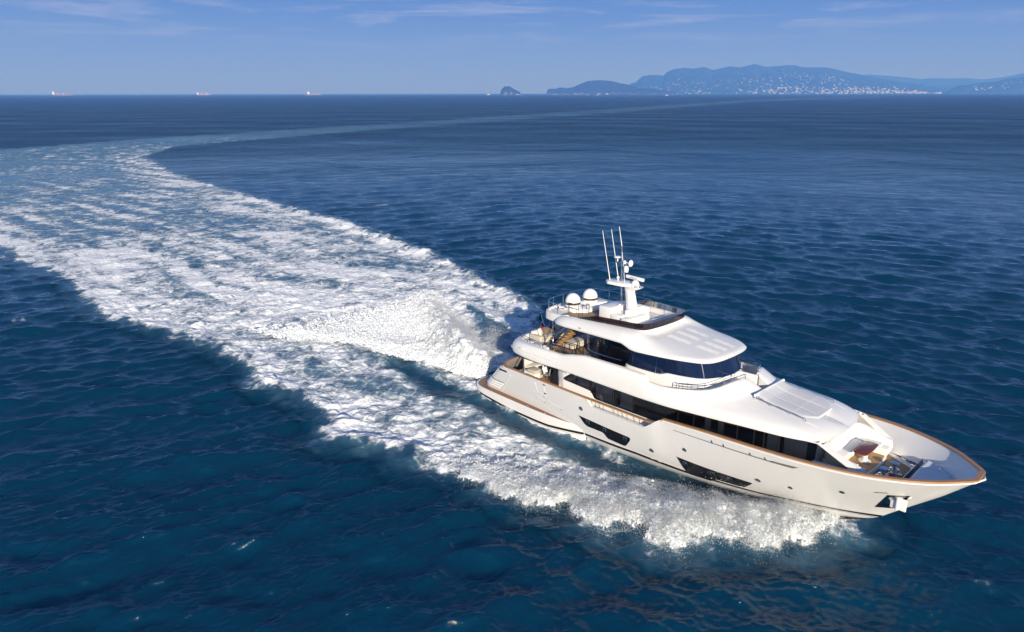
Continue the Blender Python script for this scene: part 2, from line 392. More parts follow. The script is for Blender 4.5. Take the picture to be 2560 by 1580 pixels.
# water material: deep blue body, mirror sky on top, foam laid over by the 'foam' attribute
def water_material():
    m, n, l, b = newmat("sea_water_and_foam")
    geo = n.new("ShaderNodeNewGeometry")
    fo = n.new("ShaderNodeAttribute"); fo.attribute_name = "foam"
    ae = n.new("ShaderNodeAttribute"); ae.attribute_name = "aerated"
    def noise(scale, detail, rough=0.55, stretch=(1, 1, 1), dist=0.0, rot=0.0):
        mp = n.new("ShaderNodeMapping"); mp.inputs["Scale"].default_value = stretch
        mp.inputs["Rotation"].default_value = (0, 0, rot)
        l.new(geo.outputs["Position"], mp.inputs[0])
        z = n.new("ShaderNodeTexNoise"); z.inputs["Scale"].default_value = scale
        z.inputs["Detail"].default_value = detail; z.inputs["Roughness"].default_value = rough
        z.inputs["Distortion"].default_value = dist
        l.new(mp.outputs[0], z.inputs["Vector"]); return z.outputs[0]
    def math_(op, a, bb):
        q = n.new("ShaderNodeMath"); q.operation = op
        for k, vv in enumerate((a, bb)):
            if isinstance(vv, (int, float)): q.inputs[k].default_value = vv
            else: l.new(vv, q.inputs[k])
        return q.outputs[0]
    def mrange(v, a, bb, c=0.0, d=1.0, smooth=True):
        q = n.new("ShaderNodeMapRange"); q.interpolation_type = 'SMOOTHSTEP' if smooth else 'LINEAR'
        l.new(v, q.inputs[0])
        for k, vv in zip((1, 2, 3, 4), (a, bb, c, d)): q.inputs[k].default_value = vv
        return q.outputs[0]
    # foam lace: ridged noise, clotted and stretched a little across the wake
    na = noise(0.45, 9, 0.66, (1.0, 1.0, 0.3), 0.9)
    vo = n.new("ShaderNodeTexVoronoi"); vo.feature = 'DISTANCE_TO_EDGE'; vo.inputs["Scale"].default_value = 0.9
    wp = n.new("ShaderNodeVectorMath"); wp.operation = 'MULTIPLY_ADD'
    nw = n.new("ShaderNodeTexNoise"); nw.inputs["Scale"].default_value = 0.8; nw.inputs["Detail"].default_value = 5
    l.new(geo.outputs["Position"], nw.inputs["Vector"])
    l.new(nw.outputs[1], wp.inputs[0]); wp.inputs[1].default_value = (2.6, 2.6, 0); l.new(geo.outputs["Position"], wp.inputs[2])
    l.new(wp.outputs[0], vo.inputs["Vector"])
    lace = mrange(vo.outputs["Distance"], 0.0, 0.16, 1.0, 0.0)
    nb = noise(1.9, 7, 0.62, (1, 1, 0.3), 0.6)
    t1 = math_('ADD', math_('MULTIPLY', na, 0.72), math_('MULTIPLY', nb, 0.28))
    t2 = math_('ADD', t1, math_('MULTIPLY', lace, 0.07))
    thr = math_('SUBTRACT', 0.84, math_('MULTIPLY', fo.outputs["Fac"], 0.56))
    dlt = math_('SUBTRACT', t2, thr)
    foam = mrange(dlt, -0.10, 0.19)
    foam = math_('MULTIPLY', foam, mrange(fo.outputs["Fac"], 0.0, 0.06))
    # colours
    body = n.new("ShaderNodeMixRGB"); body.inputs[1].default_value = (0.0005, 0.027, 0.062, 1)
    body.inputs[2].default_value = (0.20, 0.40, 0.53, 1); l.new(math_('MULTIPLY', ae.outputs["Fac"], mrange(na, 0.3, 0.7, 0.35, 1.0)), body.inputs[0])
    fc = n.new("ShaderNodeMixRGB"); l.new(foam, fc.inputs[0]); l.new(body.outputs[0], fc.inputs[1])
    fc.inputs[2].default_value = (0.86, 0.88, 0.90, 1)
    l.new(fc.outputs[0], b.inputs["Base Color"])
    rg = n.new("ShaderNodeMixRGB"); l.new(foam, rg.inputs[0]); rg.inputs[1].default_value = (0.07,) * 3 + (1,); rg.inputs[2].default_value = (0.85,) * 3 + (1,)
    ra = n.new("ShaderNodeAttribute"); ra.attribute_name = "unresolved"
    l.new(math_('MAXIMUM', rg.outputs[0], ra.outputs["Fac"]), b.inputs["Roughness"])
    b.inputs["IOR"].default_value = 1.333
    
    sp = math_('SUBTRACT', 0.5, math_('MULTIPLY', foam, 0.42)); l.new(sp, b.inputs["Specular IOR Level"])
    # ripples finer than the mesh
    b1 = noise(0.02, 12, 0.58, (0.8, 1.0, 1.0), 0.4, 0.22)       # every size of ripple at about the same steepness
    b2 = noise(2.3, 6, 0.58, (0.42, 1.0, 1.0), 0.5, 0.42)
    b3 = noise(2.9, 6, 0.58, (0.42, 1.0, 1.0), 0.5, -0.38)
    hb = math_('ADD', math_('MULTIPLY', b1, mrange(ra.outputs["Fac"], 0.05, 0.20, 1.2, 13.0, False)), math_('ADD', math_('MULTIPLY', b2, 0.055), math_('MULTIPLY', b3, 0.045)))
    hf = math_('MULTIPLY', math_('MULTIPLY', foam, nb), 0.25)
    hh = math_('ADD', hb, hf)
    bp = n.new("ShaderNodeBump"); bp.inputs["Strength"].default_value = 1.0; bp.inputs["Distance"].default_value = 1.0
    l.new(hh, bp.inputs["Height"]); l.new(bp.outputs[0], b.inputs["Normal"])
    # clear water: light welling up from below (independent of the ripples' slope) under a Fresnel reflection of the sky
    up = n.new("ShaderNodeCombineXYZ"); up.inputs[2].default_value = 1.0
    df = n.new("ShaderNodeSubsurfaceScattering"); df.falloff = 'BURLEY'; df.inputs["Scale"].default_value = 1.6; df.inputs["Radius"].default_value = (0.6, 1.0, 1.2)
    l.new(body.outputs[0], df.inputs["Color"]); l.new(up.outputs[0], df.inputs["Normal"])
    gl = n.new("ShaderNodeBsdfGlossy"); gl.inputs[0].default_value = (0.88, 0.96, 1.0, 1); l.new(bp.outputs[0], gl.inputs["Normal"])
    l.new(math_('MAXIMUM', 0.05, ra.outputs["Fac"]), gl.inputs["Roughness"])
    fr = n.new("ShaderNodeFresnel"); fr.inputs[0].default_value = 1.38; l.new(bp.outputs[0], fr.inputs["Normal"])
    ws = n.new("ShaderNodeMixShader"); l.new(math_('MULTIPLY', fr.outputs[0], mrange(ra.outputs["Fac"], 0.05, 0.30, 1.0, 0.55, False)), ws.inputs[0]); l.new(df.outputs[0], ws.inputs[1]); l.new(gl.outputs[0], ws.inputs[2])
    fs = n.new("ShaderNodeMixShader"); l.new(foam, fs.inputs[0]); l.new(ws.outputs[0], fs.inputs[1]); l.new(b.outputs[0], fs.inputs[2])
    l.new(fs.outputs[0], n["Material Output"].inputs[0])
    return m
SEA = water_material()

def sea_height(x, y, dr):
    """wind chop: many small crossing wave trains, longest first; each is faded out where the mesh is too coarse for it"""
    r = np.random.default_rng(11)
    hz = np.zeros_like(x); hx = np.zeros_like(x); hy = np.zeros_like(x)
    sidew = sst(-18, 22, x - 0.10 * y)                       # the two trains seen left and right of the boat
    for i in range(170):
        lam = 0.28 * (8.0 / 0.28) ** (r.random() ** 1.45)
        k = 2 * np.pi / lam
        fam = r.random() < 0.5
        mean = math.radians(-62 if fam else -122)             # direction of travel: towards the camera, to either side
        th = mean + r.normal() * math.radians(19)
        st = 0.044 * (1.0 if lam < 2.2 else (2.2 / lam) ** 0.75)
        a = st / k * (0.6 + 0.8 * r.random())
        ph = r.random() * 2 * np.pi
        wgt = sst(1.6, 3.6, lam / dr) * (0.45 + 1.0 * (sidew if not fam else 1 - sidew))
        q = (x * math.cos(th) + y * math.sin(th)) * k + ph
        s = np.sin(q); c = np.cos(q)
        hz += a * wgt * c
        hx -= a * wgt * s * math.cos(th) * 0.65; hy -= a * wgt * s * math.sin(th) * 0.65
    return hx, hy, hz

def build_sea():
    f = 664.5
    rs = [13.0]
    while rs[-1] < 24000:
        r = rs[-1]; rs.append(r + min(max(0.055, r * r / (CAM_H * f) * 0.95), r * 0.045))
    rs = np.array(rs, np.float64)
    th = np.radians(np.linspace(-57, 57, 1500))
    R, TH = np.meshgrid(rs, th, indexing='ij')
    x = (R * np.sin(TH)).astype(np.float32); y = (R * np.cos(TH)).astype(np.float32)
    dr = np.gradient(rs); DR = np.repeat(np.maximum(dr, rs * 0.0014)[:, None], len(th), 1).astype(np.float32)
    nr, na = R.shape
    hx, hy, hz = sea_height(x, y, DR)
    foam = np.zeros_like(x); aer = np.zeros_like(x); inw = np.zeros(x.shape, bool)
    m = (y < 3300) & (x > -260) & (x < 1700) & ((x < 30) | (y > 300)) & (y > 20)
    X, Y = x[m], y[m]
    near = np.hypot(X, Y - 40) < 140
    wob = 1.3 * fbm(X / 3.2, Y / 3.2, 4, 3) * np.where(near, 1, 2.2)
    d = sdf(WAKE, X, Y)
    dw = d + wob
    dist = np.hypot(X - 2, Y - 36)                             # distance run since the boat passed
    ins = sst(-1.6, 2.0, dw + 0.9 * fbm(X / 0.9, Y / 0.9, 3, 5) * near)
    age = sst(20, 230, dist)
    D = ins * (0.74 - 0.20 * age)
    dn = dline(NEAR, X, Y) ; df = dline(FAR[3:], X, Y)
    D += ins * 0.34 * np.exp(-(dn / (2.2 + 0.03 * dist)) ** 2) * (1 - 0.5 * age)
    D += ins * 0.24 * np.exp(-(df / (2.5 + 0.03 * dist)) ** 2) * (1 - sst(180, 300, dist))
    patches = fbm(X / 9, Y / 5, 3, 21)
    D += ins * (0.22 * patches - 0.06) * sst(4, 14, dist)
    D += ins * 0.42 * fbm(dn / 2.4, dist / 26, 4, 25) * sst(8, 22, dist)           # bands lying along the track
    wsh = sst(-1.0, 3.0, sdf(WASH, X, Y) + 0.8 * wob)
    D += ins * wsh * (0.30 - 0.22 * sst(12, 55, dist))
    tr = sst(-0.5, 0.8, sdf(TRENCH, X, Y) + 0.7 * wob)
    D = D * (1 - 0.93 * tr)
    bk = sst(-0.6, 0.9, sdf(BACK, X, Y) + 0.7 * wob)
    D = D * (1 - 0.8 * bk)
    dh = dline(HULLWL, X, Y)
    side = (Y < 44) & (X < 11)
    D = np.maximum(D, 0.62 * np.exp(-(dh / 0.75) ** 2) * side * sst(-3, 1, X) * (1 - sst(6, 11, X)))
    dh2 = dline([(-2.3, 41.4), (-4.4, 42.8), (-8.0, 45.4)], X, Y)
    D = np.maximum(D, 0.6 * np.exp(-(dh2 / 0.55) ** 2) * side)
    # the old track running off to the coast: only pale, aerated water
    old = sst(240, 420, dist)
    D = D * (1 - 0.62 * old)
    A = ins * (0.62 * (1 - 0.5 * tr) + 0.12 * age) * (1 - 0.50 * old) * (0.8 + 0.9 * fbm(X / 60, Y / 60, 4, 17) * old)
    A = A * (1 - 0.75 * tr) * (1 - 0.55 * bk)
    foam[m] = np.clip(D, 0, 1.05); aer[m] = np.clip(A, 0, 1)
    # scattered small whitecaps
    for (cx, cy, r_, s_) in ((-60, 208, 2.6, .5), (-54, 200, 2.0, .5), (-24, 120, 2.0, .6), (-63, 80, 1.2, .8), (-60, 74, 0.9, .8), (-44, 56, 0.9, .6), (-28.3, 51.6, 0.9, .55), (-22.3, 47.6, 0.8, .5)):
        g = np.exp(-(((x - cx) / (r_ * 1.5)) ** 2 + ((y - cy) / r_) ** 2)); foam = np.maximum(foam, s_ * g)
    # shape of the disturbed water
    res = np.zeros(X.shape, np.float32)
    amp = ins * (1 - sst(120, 300, dist))
    DRm = DR[m]
    res += amp * 0.22 * fbm(X / 2.6, Y / 1.9, 3, 31) * sst(1.0, 3.0, 2.0 / DRm)
    res += amp * D * 0.15 * billow(X / 1.0, Y / 0.8, 3, 41) * sst(1.0, 2.5, 0.8 / DRm)
    roll = np.exp(-((dn - 0.7) / 0.9) ** 2) * ins * (1 - sst(18, 75, dist))
    res += 0.42 * roll * (0.8 + 0.6 * fbm(X / 2, Y / 2, 2, 51))
    rollf = np.exp(-((df - 0.6) / (1.0 + 0.01 * dist)) ** 2) * ins * (1 - sst(60, 150, dist))
    res += 0.65 * rollf * (0.8 + 0.8 * fbm(X / 3, Y / 3, 2, 52))
    res -= 0.30 * tr
    res += 0.55 * np.exp(-(dline([(-1.0, 47.0), (-2.0, 53.0), (-4.5, 61.0), (-6.5, 70.0)], X, Y) / 2.0) ** 2) * (0.8 + 0.6 * fbm(X / 2, Y / 2, 2, 53))
    damp = 1 - 0.55 * ins * (1 - old)
    hz[m] = hz[m] * damp + res
    co = np.stack([x + hx, y + hy, hz], 2).reshape(-1, 3)
    idx = np.arange(nr * na).reshape(nr, na)
    q = np.stack([idx[:-1, :-1], idx[:-1, 1:], idx[1:, 1:], idx[1:, :-1]], 2).reshape(-1, 4)
    inm = np.zeros(x.shape, np.float32) - 99; inm[m] = d
    lim = np.where(np.hypot(x, y) < 300, -1.6, -6.0)
    w = ((inm > lim) & (y < 700)).ravel()
    qw = w[q].all(1)
    fo, ae = foam.ravel(), aer.ravel()
    un = (0.05 + 0.25 * sst(0.2, 10.0, DR)).ravel()            # waves too small for the mesh out there roughen the reflection instead
    def sub(name, qq):
        used = np.unique(qq); mp = np.zeros(len(co), np.int32); mp[used] = np.arange(len(used))
        return fastmesh(name, co[used], mp[qq], SEA, {"foam": fo[used], "aerated": ae[used], "unresolved": un[used]})
    o = sub("sea", q[~qw]); tag(o, kind="structure")
    o2 = sub("wake_foam", q[qw])
    tag(o2, "broad curving trail of white foam and churned pale water behind the yacht", "wake", kind="stuff")
    # the rest of the sea, out of frame, so that a step aside still finds water
    rr = np.array([0.01, 3, 6, 9, 13.0, 30, 90, 300, 1000, 4000, 24000])
    t2 = np.radians(np.linspace(57, 303, 80))
    R2, T2 = np.meshgrid(rr, t2, indexing='ij')
    v = np.stack([R2 * np.sin(T2), R2 * np.cos(T2), 0 * R2 - 0.02], 2).reshape(-1, 3)
    i2 = np.arange(R2.size).reshape(R2.shape)
    qa = np.stack([i2[:-1, :-1], i2[:-1, 1:], i2[1:, 1:], i2[1:, :-1]], 2).reshape(-1, 4)
    R3, T3 = np.meshgrid(rr[:5], np.radians(np.linspace(-57, 57, 40)), indexing='ij')
    v3 = np.stack([R3 * np.sin(T3), R3 * np.cos(T3), 0 * R3 - 0.02], 2).reshape(-1, 3)
    i3 = np.arange(R3.size).reshape(R3.shape) + len(v)
    qb = np.stack([i3[:-1, :-1], i3[:-1, 1:], i3[1:, 1:], i3[1:, :-1]], 2).reshape(-1, 4)
    vv = np.concatenate([v, v3]); qq = np.concatenate([qa, qb])
    o3 = fastmesh("sea", vv, qq, SEA, {"foam": np.zeros(len(vv)), "aerated": np.zeros(len(vv)), "unresolved": np.full(len(vv), 0.3)}); tag(o3, kind="structure")
build_sea()

# ------------------------------------------------------------------ the yacht (built level in its own frame: x forward, y to port, z up)
YM = Matrix(((0.67991636, 0.73324677, -0.00793228, -0.59), (-0.73225453, 0.67949141, 0.04576819, 43.36), (0.03894929, -0.0253101, 0.99892059, -0.47), (0, 0, 0, 1)))
yacht = empty("motor_yacht", "white three-deck motor yacht under way with teak rails, dark windows and two domes", "yacht", mw=YM)
I_ = np.interp
def zcap(x): return I_(x, [0, 4, 10.5, 14.9, 15.6, 18, 20, 22, 24, 26, 28.3], [3.05, 3.1, 3.02, 3.02, 3.42, 3.6, 3.7, 3.785, 3.87, 3.95, 4.04])
def zhull(x):                                   # top of the solid bulwark: it dips where the side rail is open
    z = I_(x, [0, 4, 10.3], [3.05, 3.1, 3.02])
    dip = I_(x, [10.45, 10.62, 10.8, 10.95, 14.3, 14.5, 14.75, 15.0, 15.25, 15.45, 15.62], [3.02, 2.97, 2.75, 2.62, 2.59, 2.62, 2.75, 2.98, 3.22, 3.36, 3.42])
    return np.where(x < 10.45, z, np.where(x > 15.62, zcap(x), dip))
def xstem(z): return I_(z, [-.7, 0, .4, .73, .88, 1.47, 2.76, 3.98, 4.2], [21, 23.4, 24.4, 24.93, 25.07, 25.71, 27.12, 28.28, 28.4])
T0 = [0, 1, 2, 4, 6, 9, 13, 16, 19, 22.5, 25]; V0 = [0, .45, .85, 1.5, 2.0, 2.5, 2.75, 2.75, 2.6, 2.45, 2.4]
T1 = [0, .05, .12, .22, .35, .52, .8, 1.18, 1.6, 2.1, 2.7, 3.4, 4.35, 5.2, 6.5, 8, 10, 12.7, 18, 26]
V1 = [0, .3, .48, .65, .83, 1.02, 1.34, 1.74, 2.08, 2.41, 2.73, 3.03, 3.3, 3.45, 3.57, 3.6, 3.56, 3.48, 3.45, 3.4]
def HY(x, z):
    x = np.asarray(x, float); z = np.asarray(z, float)
    t = np.clip(xstem(z) - x, 0, None); y0 = pchip(T0, V0, np.clip(t, 0, 25)); y1 = pchip(T1, V1, np.clip(t, 0, 26))
    w = np.clip((z - .6) / (zcap(x) - .6), 0, 1.1)
    y = y0 + (y1 - y0) * np.power(w, .9)
    k = np.clip((.6 - z) / 1.3, 0, 1); return y * (1 - .5 * k * k)
def xtr(z): return I_(z, [-.7, .8, 3.1], [0.25, 0.45, 3.2])       # raked transom

# hull shell
NS, NJ = 150, 26
rows = []
us = np.concatenate([np.linspace(0, 0.97, NS - 30), 0.97 + 0.03 * np.sin(np.linspace(0, np.pi / 2, 31))[1:]])
for j in range(NJ):
    s = j / (NJ - 1); row = []
    z0 = -0.7
    zr = z0 + s * (3.05 - z0); xa = float(xtr(zr)); ya = float(HY(xa + 1, zr)); r_ = 1.15 - 0.5 * s
    for t in np.linspace(0, 1, 7)[:-1]: row.append((xa - 0.25 * (1 - t * t) * (1 - s), -(ya - r_) * t, zr))
    for t in np.linspace(0, math.pi / 2, 9)[:-1]: row.append((xa + r_ * (1 - math.cos(t)), -(ya - r_ + r_ * math.sin(t)), zr))
    for u in us:
        xg = xa + r_ + u * (28.3 - xa - r_)
        for _ in range(3):
            z = z0 + s * (float(zhull(xg)) - z0); xg = xa + r_ + u * (float(xstem(z)) - xa - r_)
        row.append((xg, -float(HY(xg, z)) if u < 1 else 0.0, z))
    rows.append(row)
hb = MB().grid(rows).mirror()
hull = hb.build("hull", GEL, yacht, 40)

# lower body colours
PO = [(-.3, 0), (-.28, -.81), (-.25, -1.27), (-.18, -2.06), (0, -2.44), (.26, -2.73), (.87, -2.94), (2.3, -3.03), (4.2, -3.08), (6.1, -3.1), (8, -3.0), (9.2, -2.85), (9.85, -2.73), (9.95, -2.60)]
pc = curve(PO, 70)
def ztop(x): return I_(x, [-.3, 1, 3.7, 7.3, 9.9, 13.5, 16.4, 20, 24.9], [.42, .42, .24, .24, .50, .60, .54, .60, .86])
mb = MB()
def skirt(dz):
    out = [(float(a), float(b), float(ztop(a)) + dz) for a, b in pc]
    for x in np.linspace(9.98, 25.1, 90):
        z = float(ztop(x)) + dz
        xx = min(x, float(xstem(z)) - 0.005); out.append((xx, -float(HY(xx, z)) - 0.012, z))
    return out
def shrink(r, k): return [(p[0] + (0.012 if p[0] < 0.3 else 0) - (0.02 * k if p[0] < 9.9 else 0), p[1] - (0.012 if p[0] < 9.9 else 0) + k, p[2]) for p in r]
mb.grid([shrink(skirt(0), 0), shrink(skirt(-.15), 0.0)])
mb.grid([shrink(skirt(-.21), 0.0), shrink(skirt(-.55), 0.12), shrink(skirt(-1.0), 0.5)])
mb.mirror().build("boot_stripe", BOOT, yacht)
pl = MB().grid([[(a, b, 0.80) for a, b in pc], [(a, b - 0.012, 0.785) for a, b in pc], [(a, b - 0.012, 0.6) for a, b in pc], [(a, b, float(ztop(a)) - 0.6) for a, b in pc]])
pl.grid([[(a, b, 0.80) for a, b in pc], [(min(max(a, 0.1) * 1.0, 9.9), b * 0.55, 0.79) for a, b in pc]])
plat = pl.mirror().build("swim_platform", GEL, yacht)
# teak laid on the platform: a wide bay astern tapering to a point along each side
tk = MB()
PI_ = [(.05, 0), (.05, -.81), (.06, -1.2), (.2, -1.7), (.55, -2.05), (1.05, -2.26), (1.9, -2.42), (3.0, -2.5), (5.0, -2.57), (7.0, -2.64), (8.3, -2.69), (9.0, -2.74), (9.2, -2.77), (9.22, -2.79)]
a_, b_ = curve(PO[:-2] + [(9.25, -2.84), (9.26, -2.83)], 60), curve(PI_, 60)
tk.grid([[(p[0] + 0.06, p[1] + 0.07 if p[1] < -1.5 else p[1], .806) for p in a_], [(p[0], p[1], .806) for p in b_]]).mirror()
tk.build("teak_planking", TEAKP, plat)
for x in (1.9, 5.4, 6.9):
    MB().box(x, x + .16, -3.0, -2.94, .805, .85, .01).build("cleat", STEEL, plat)

# deck caprail in teak
def capr(x0, x1, dz=0.0, n=120, zf=zcap, stern=False):
    xs_ = x0 + (x1 - x0) * (1 - (1 - np.linspace(0, 1, n)) ** 1.6)
    out = []
    for x in xs_:
        z = float(zf(x)); out.append(Vector((x, -max(0.0, float(HY(x, z)) - 0.10), z + dz)))
    return out
def rail_sweep(mb, P, w=0.12, h=0.03):
    rows = []
    for i, p in enumerate(P):
        d = P[min(i + 1, len(P) - 1)] - P[max(i - 1, 0)]; d.z = 0; d.normalize(); s = Vector((d.y, -d.x, 0))
        rows.append([p + s * w + Vector((0, 0, -h)), p + s * w * .9 + Vector((0, 0, h)), p - s * w * .9 + Vector((0, 0, h)), p - s * w + Vector((0, 0, -h))])
    k = len(mb.v); mb.grid(rows, True); mb.f.append((k, k + 1, k + 2, k + 3)); e = k + 4 * (len(P) - 1); mb.f.append((e, e + 1, e + 2, e + 3))
    return mb
aft = [Vector((3.08, 0, 3.08)), Vector((3.08, -1.2, 3.08)), Vector((3.1, -2.2, 3.08)), Vector((3.22, -2.75, 3.08)), Vector((3.5, -3.1, 3.09)), Vector((3.9, -3.26, 3.1))]
P1 = aft + capr(4.4, 14.95, 0.02, 60)
rail_sweep(MB(), [Vector((p.x, -p.y, p.z)) for p in P1[:0:-1]] + P1, 0.09).build("caprail", TEAKC, yacht)
P2 = capr(15.6, 28.14, 0.03, 120)
P2[-1].y = 0
rail_sweep(MB(), P2 + [Vector((p.x, -p.y, p.z)) for p in P2[-2::-1]], 0.10).build("caprail", TEAKC, yacht)
# bright white rubbing strake just under the forward rail
st = [Vector((p.x, p.y - 0.115, p.z - 0.09)) for p in P2[:-1]] + [Vector((28.34, 0, 3.98))]
MB().tube([tuple(p) for p in st], 0.035, 6).mirror().build("rubbing_strake", GEL, yacht)

# inside of the bulwarks and the decks
rows = []
xi = np.concatenate([np.linspace(3.45, 10.4, 24), np.linspace(10.45, 15.65, 50), np.linspace(15.8, 28.05, 60)])
for s in np.linspace(0, 1, 7):
    r = []
    for x in xi:
        zb = 2.0 if x < 15.5 else I_(x, [15.5, 23, 28.05], [2.2, 2.8, 3.2]); zt = float(zhull(x)) + 0.0
        z = zb + s * (zt - zb); xx = min(x, float(xstem(z)) - 0.13)
        r.append((xx, -max(0.0, float(HY(xx, z)) - 0.16 - 0.10 * (1 - s)), z))
    rows.append(r)
MB().grid(rows).mirror().build("bulwark_lining", GEL, yacht, 50)
# top edge of the open cut-out
rows = [[(x, -float(HY(x, float(zhull(x)))), float(zhull(x))) for x in np.linspace(10.3, 15.7, 60)], [(x, -float(HY(x, float(zhull(x)))) + .17, float(zhull(x)) + .004) for x in np.linspace(10.3, 15.7, 60)]]
MB().grid(rows).mirror().build("bulwark_coping", GEL, yacht)
dk = MB()
dk.grid([[(x, -float(HY(x, 2.1)) + .1, 2.1) for x in np.linspace(3.0, 16, 30)], [(x, 0, 2.1) for x in np.linspace(3.0, 16, 30)]]).mirror()
dk.build("main_deck", TEAKL, yacht)
dk = MB(); dk.grid([[(x, -float(HY(x, 2.3)) + .1, float(I_(x, [15, 21], [2.12, 2.86]))) for x in np.linspace(15.5, 23.6, 30)], [(x, 0, float(I_(x, [15, 21], [2.12, 2.86]))) for x in np.linspace(15.5, 23.6, 30)]]).mirror()
dk.build("side_deck", TEAK, yacht)
dk = MB(); dk.grid([[(x, -float(HY(x, 2.87)) + .1, 2.87) for x in np.linspace(23.2, 25.95, 12)], [(x, 0, 2.87) for x in np.linspace(23.2, 25.95, 12)]]).mirror()
dk.build("fore_deck", TEAK, yacht)
# side gate rails
gt = MB()
for i, x in enumerate((11.2, 11.75, 12.75, 13.35, 14.15)):
    gt.tube([(x, -float(HY(x, 2.6)) + .09, 2.58), (x, -float(HY(x, 3.0)) + .09, 3.02)], 0.017, 6)
gt.tube([(x, -float(HY(x, 2.7)) + .09, 2.70) for x in np.linspace(10.8, 14.7, 10)], 0.012, 6)
gt.build("side_rail", STEEL, yacht)

# hull glazing: black panels with round lights
def strip_panel(mb, poly, off, n=40, zres=6, yf=None):
    P = np.array(poly); x0, x1 = P[:, 0].min(), P[:, 0].max(); rows = []
    for x in np.linspace(x0 + 1e-3, x1 - 1e-3, n):
        zz = []
        for i in range(len(P)):
            a, b = P[i], P[(i + 1) % len(P)]
            if (a[0] - x) * (b[0] - x) <= 0 and a[0] != b[0]: zz.append(a[1] + (x - a[0]) / (b[0] - a[0]) * (b[1] - a[1]))
        lo, hi = min(zz), max(zz); yy = yf or HY
        rows.append([(x, -float(yy(x, z)) - off, z) for z in np.linspace(lo, hi, zres)])
    return mb.grid(rows)
W1 = [(9.78, 1.66), (11.84, 1.57), (13.33, 1.53), (13.42, 1.48), (13.4, 1.36), (13.03, 0.86), (12.94, 0.79), (12.81, 0.76), (11.8, 0.80), (11.7, .85), (11.56, 1.03), (11.42, 1.11), (10.36, 1.09), (10.25, 1.12), (10.1, 1.22)]
W2 = [(16.2, 1.42), (18.0, 1.33), (19.97, 1.26), (20.0, 1.22), (19.5, 0.71), (19.38, .62), (19.2, 0.58), (18.12, 0.58), (17.98, .53), (17.86, 0.42), (17.7, 0.36), (16.66, 0.38), (16.52, .43)]
def ring(mb, x, z, r, w, off, n=24, yf=HY):
    rows = []
    for rr, oo in ((r, off), (r + w * .3, off + .025), (r + w, off)):
        rows.append([(x + rr * math.cos(t) * 1.0, -float(yf(x + rr * math.cos(t), z + rr * math.sin(t))) - oo, z + rr * math.sin(t)) for t in np.linspace(0, 2 * np.pi, n, endpoint=False)])
    return mb.grid(rows, True)
for W_, ports in ((W1, ((10.42, 1.43), (11.63, 1.36), (13.02, 1.30))), (W2, ((16.62, 1.12), (18.0, 1.05), (18.86, 1.05)))):
    fr = strip_panel(MB(), [(p[0] + (-.05 if p[0] < np.mean([q[0] for q in W_]) else .05), p[1] + (-.04 if p[1] < np.mean([q[1] for q in W_]) else .03)) for p in W_], 0.008, 60)
    g = strip_panel(MB(), W_, 0.02, 70).build("hull_window", BLACKG, yacht)
    fr.build("window_surround", GEL, g)
    for px, pz in ports:
        ring(MB(), px, pz, .10, .035, .024).build("porthole", CHROME, g)
for x, z, r_ in ((10.06, 2.2, .13), (14.7, 1.2, .12), (16.76, 2.08, .10), (20.34, 1.62, .11), (21.76, 1.73, .09), (23.87, 2.34, .09)):
    fl = MB(); rows = [[(x + a * math.cos(t) * 1.15, -float(HY(x + a * math.cos(t) * 1.15, z + a * .8 * math.sin(t))) - oo, z + a * .8 * math.sin(t)) for t in np.linspace(0, 2 * np.pi, 20, endpoint=False)] for a, oo in ((0.01, .012), (r_ * .8, .014))]
    fl.grid(rows, True); o = fl.build("fairlead", RUB, yacht)
    ring(MB(), x, z, r_ * .78, .04, .01).build("fairlead_rim", CHROME, o)
    MB().box(x - r_ * .7, x + r_ * .7, -float(HY(x, z)) - .06, -float(HY(x, z)) - .02, z - .02, z + .02, .01).build("fairlead_bar", CHROME, o)
# long slot with fold-out boarding step on the topsides
sl_ = strip_panel(MB(), [(16.2, 3.06), (16.35, 3.2), (22.5, 3.44), (22.2, 3.25)], 0.006, 60, 3).build("side_slot", GEL, yacht)
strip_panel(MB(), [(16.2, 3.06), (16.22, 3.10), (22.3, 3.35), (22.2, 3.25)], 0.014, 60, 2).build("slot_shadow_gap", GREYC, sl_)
strip_panel(MB(), [(21.2, 3.24), (21.3, 3.34), (22.45, 3.42), (22.2, 3.28)], 0.03, 12, 2).build("slot_end_plate", DSTEEL, sl_)
for x in (18.4, 19.0, 20.3, 21.0):
    z = float(I_(x, [16.2, 22.2], [3.08, 3.3])); strip_panel(MB(), [(x, z), (x - .03, z + .16), (x + .03, z + .16), (x + .06, z)], 0.03, 4, 2).build("slot_strut", DSTEEL, sl_)
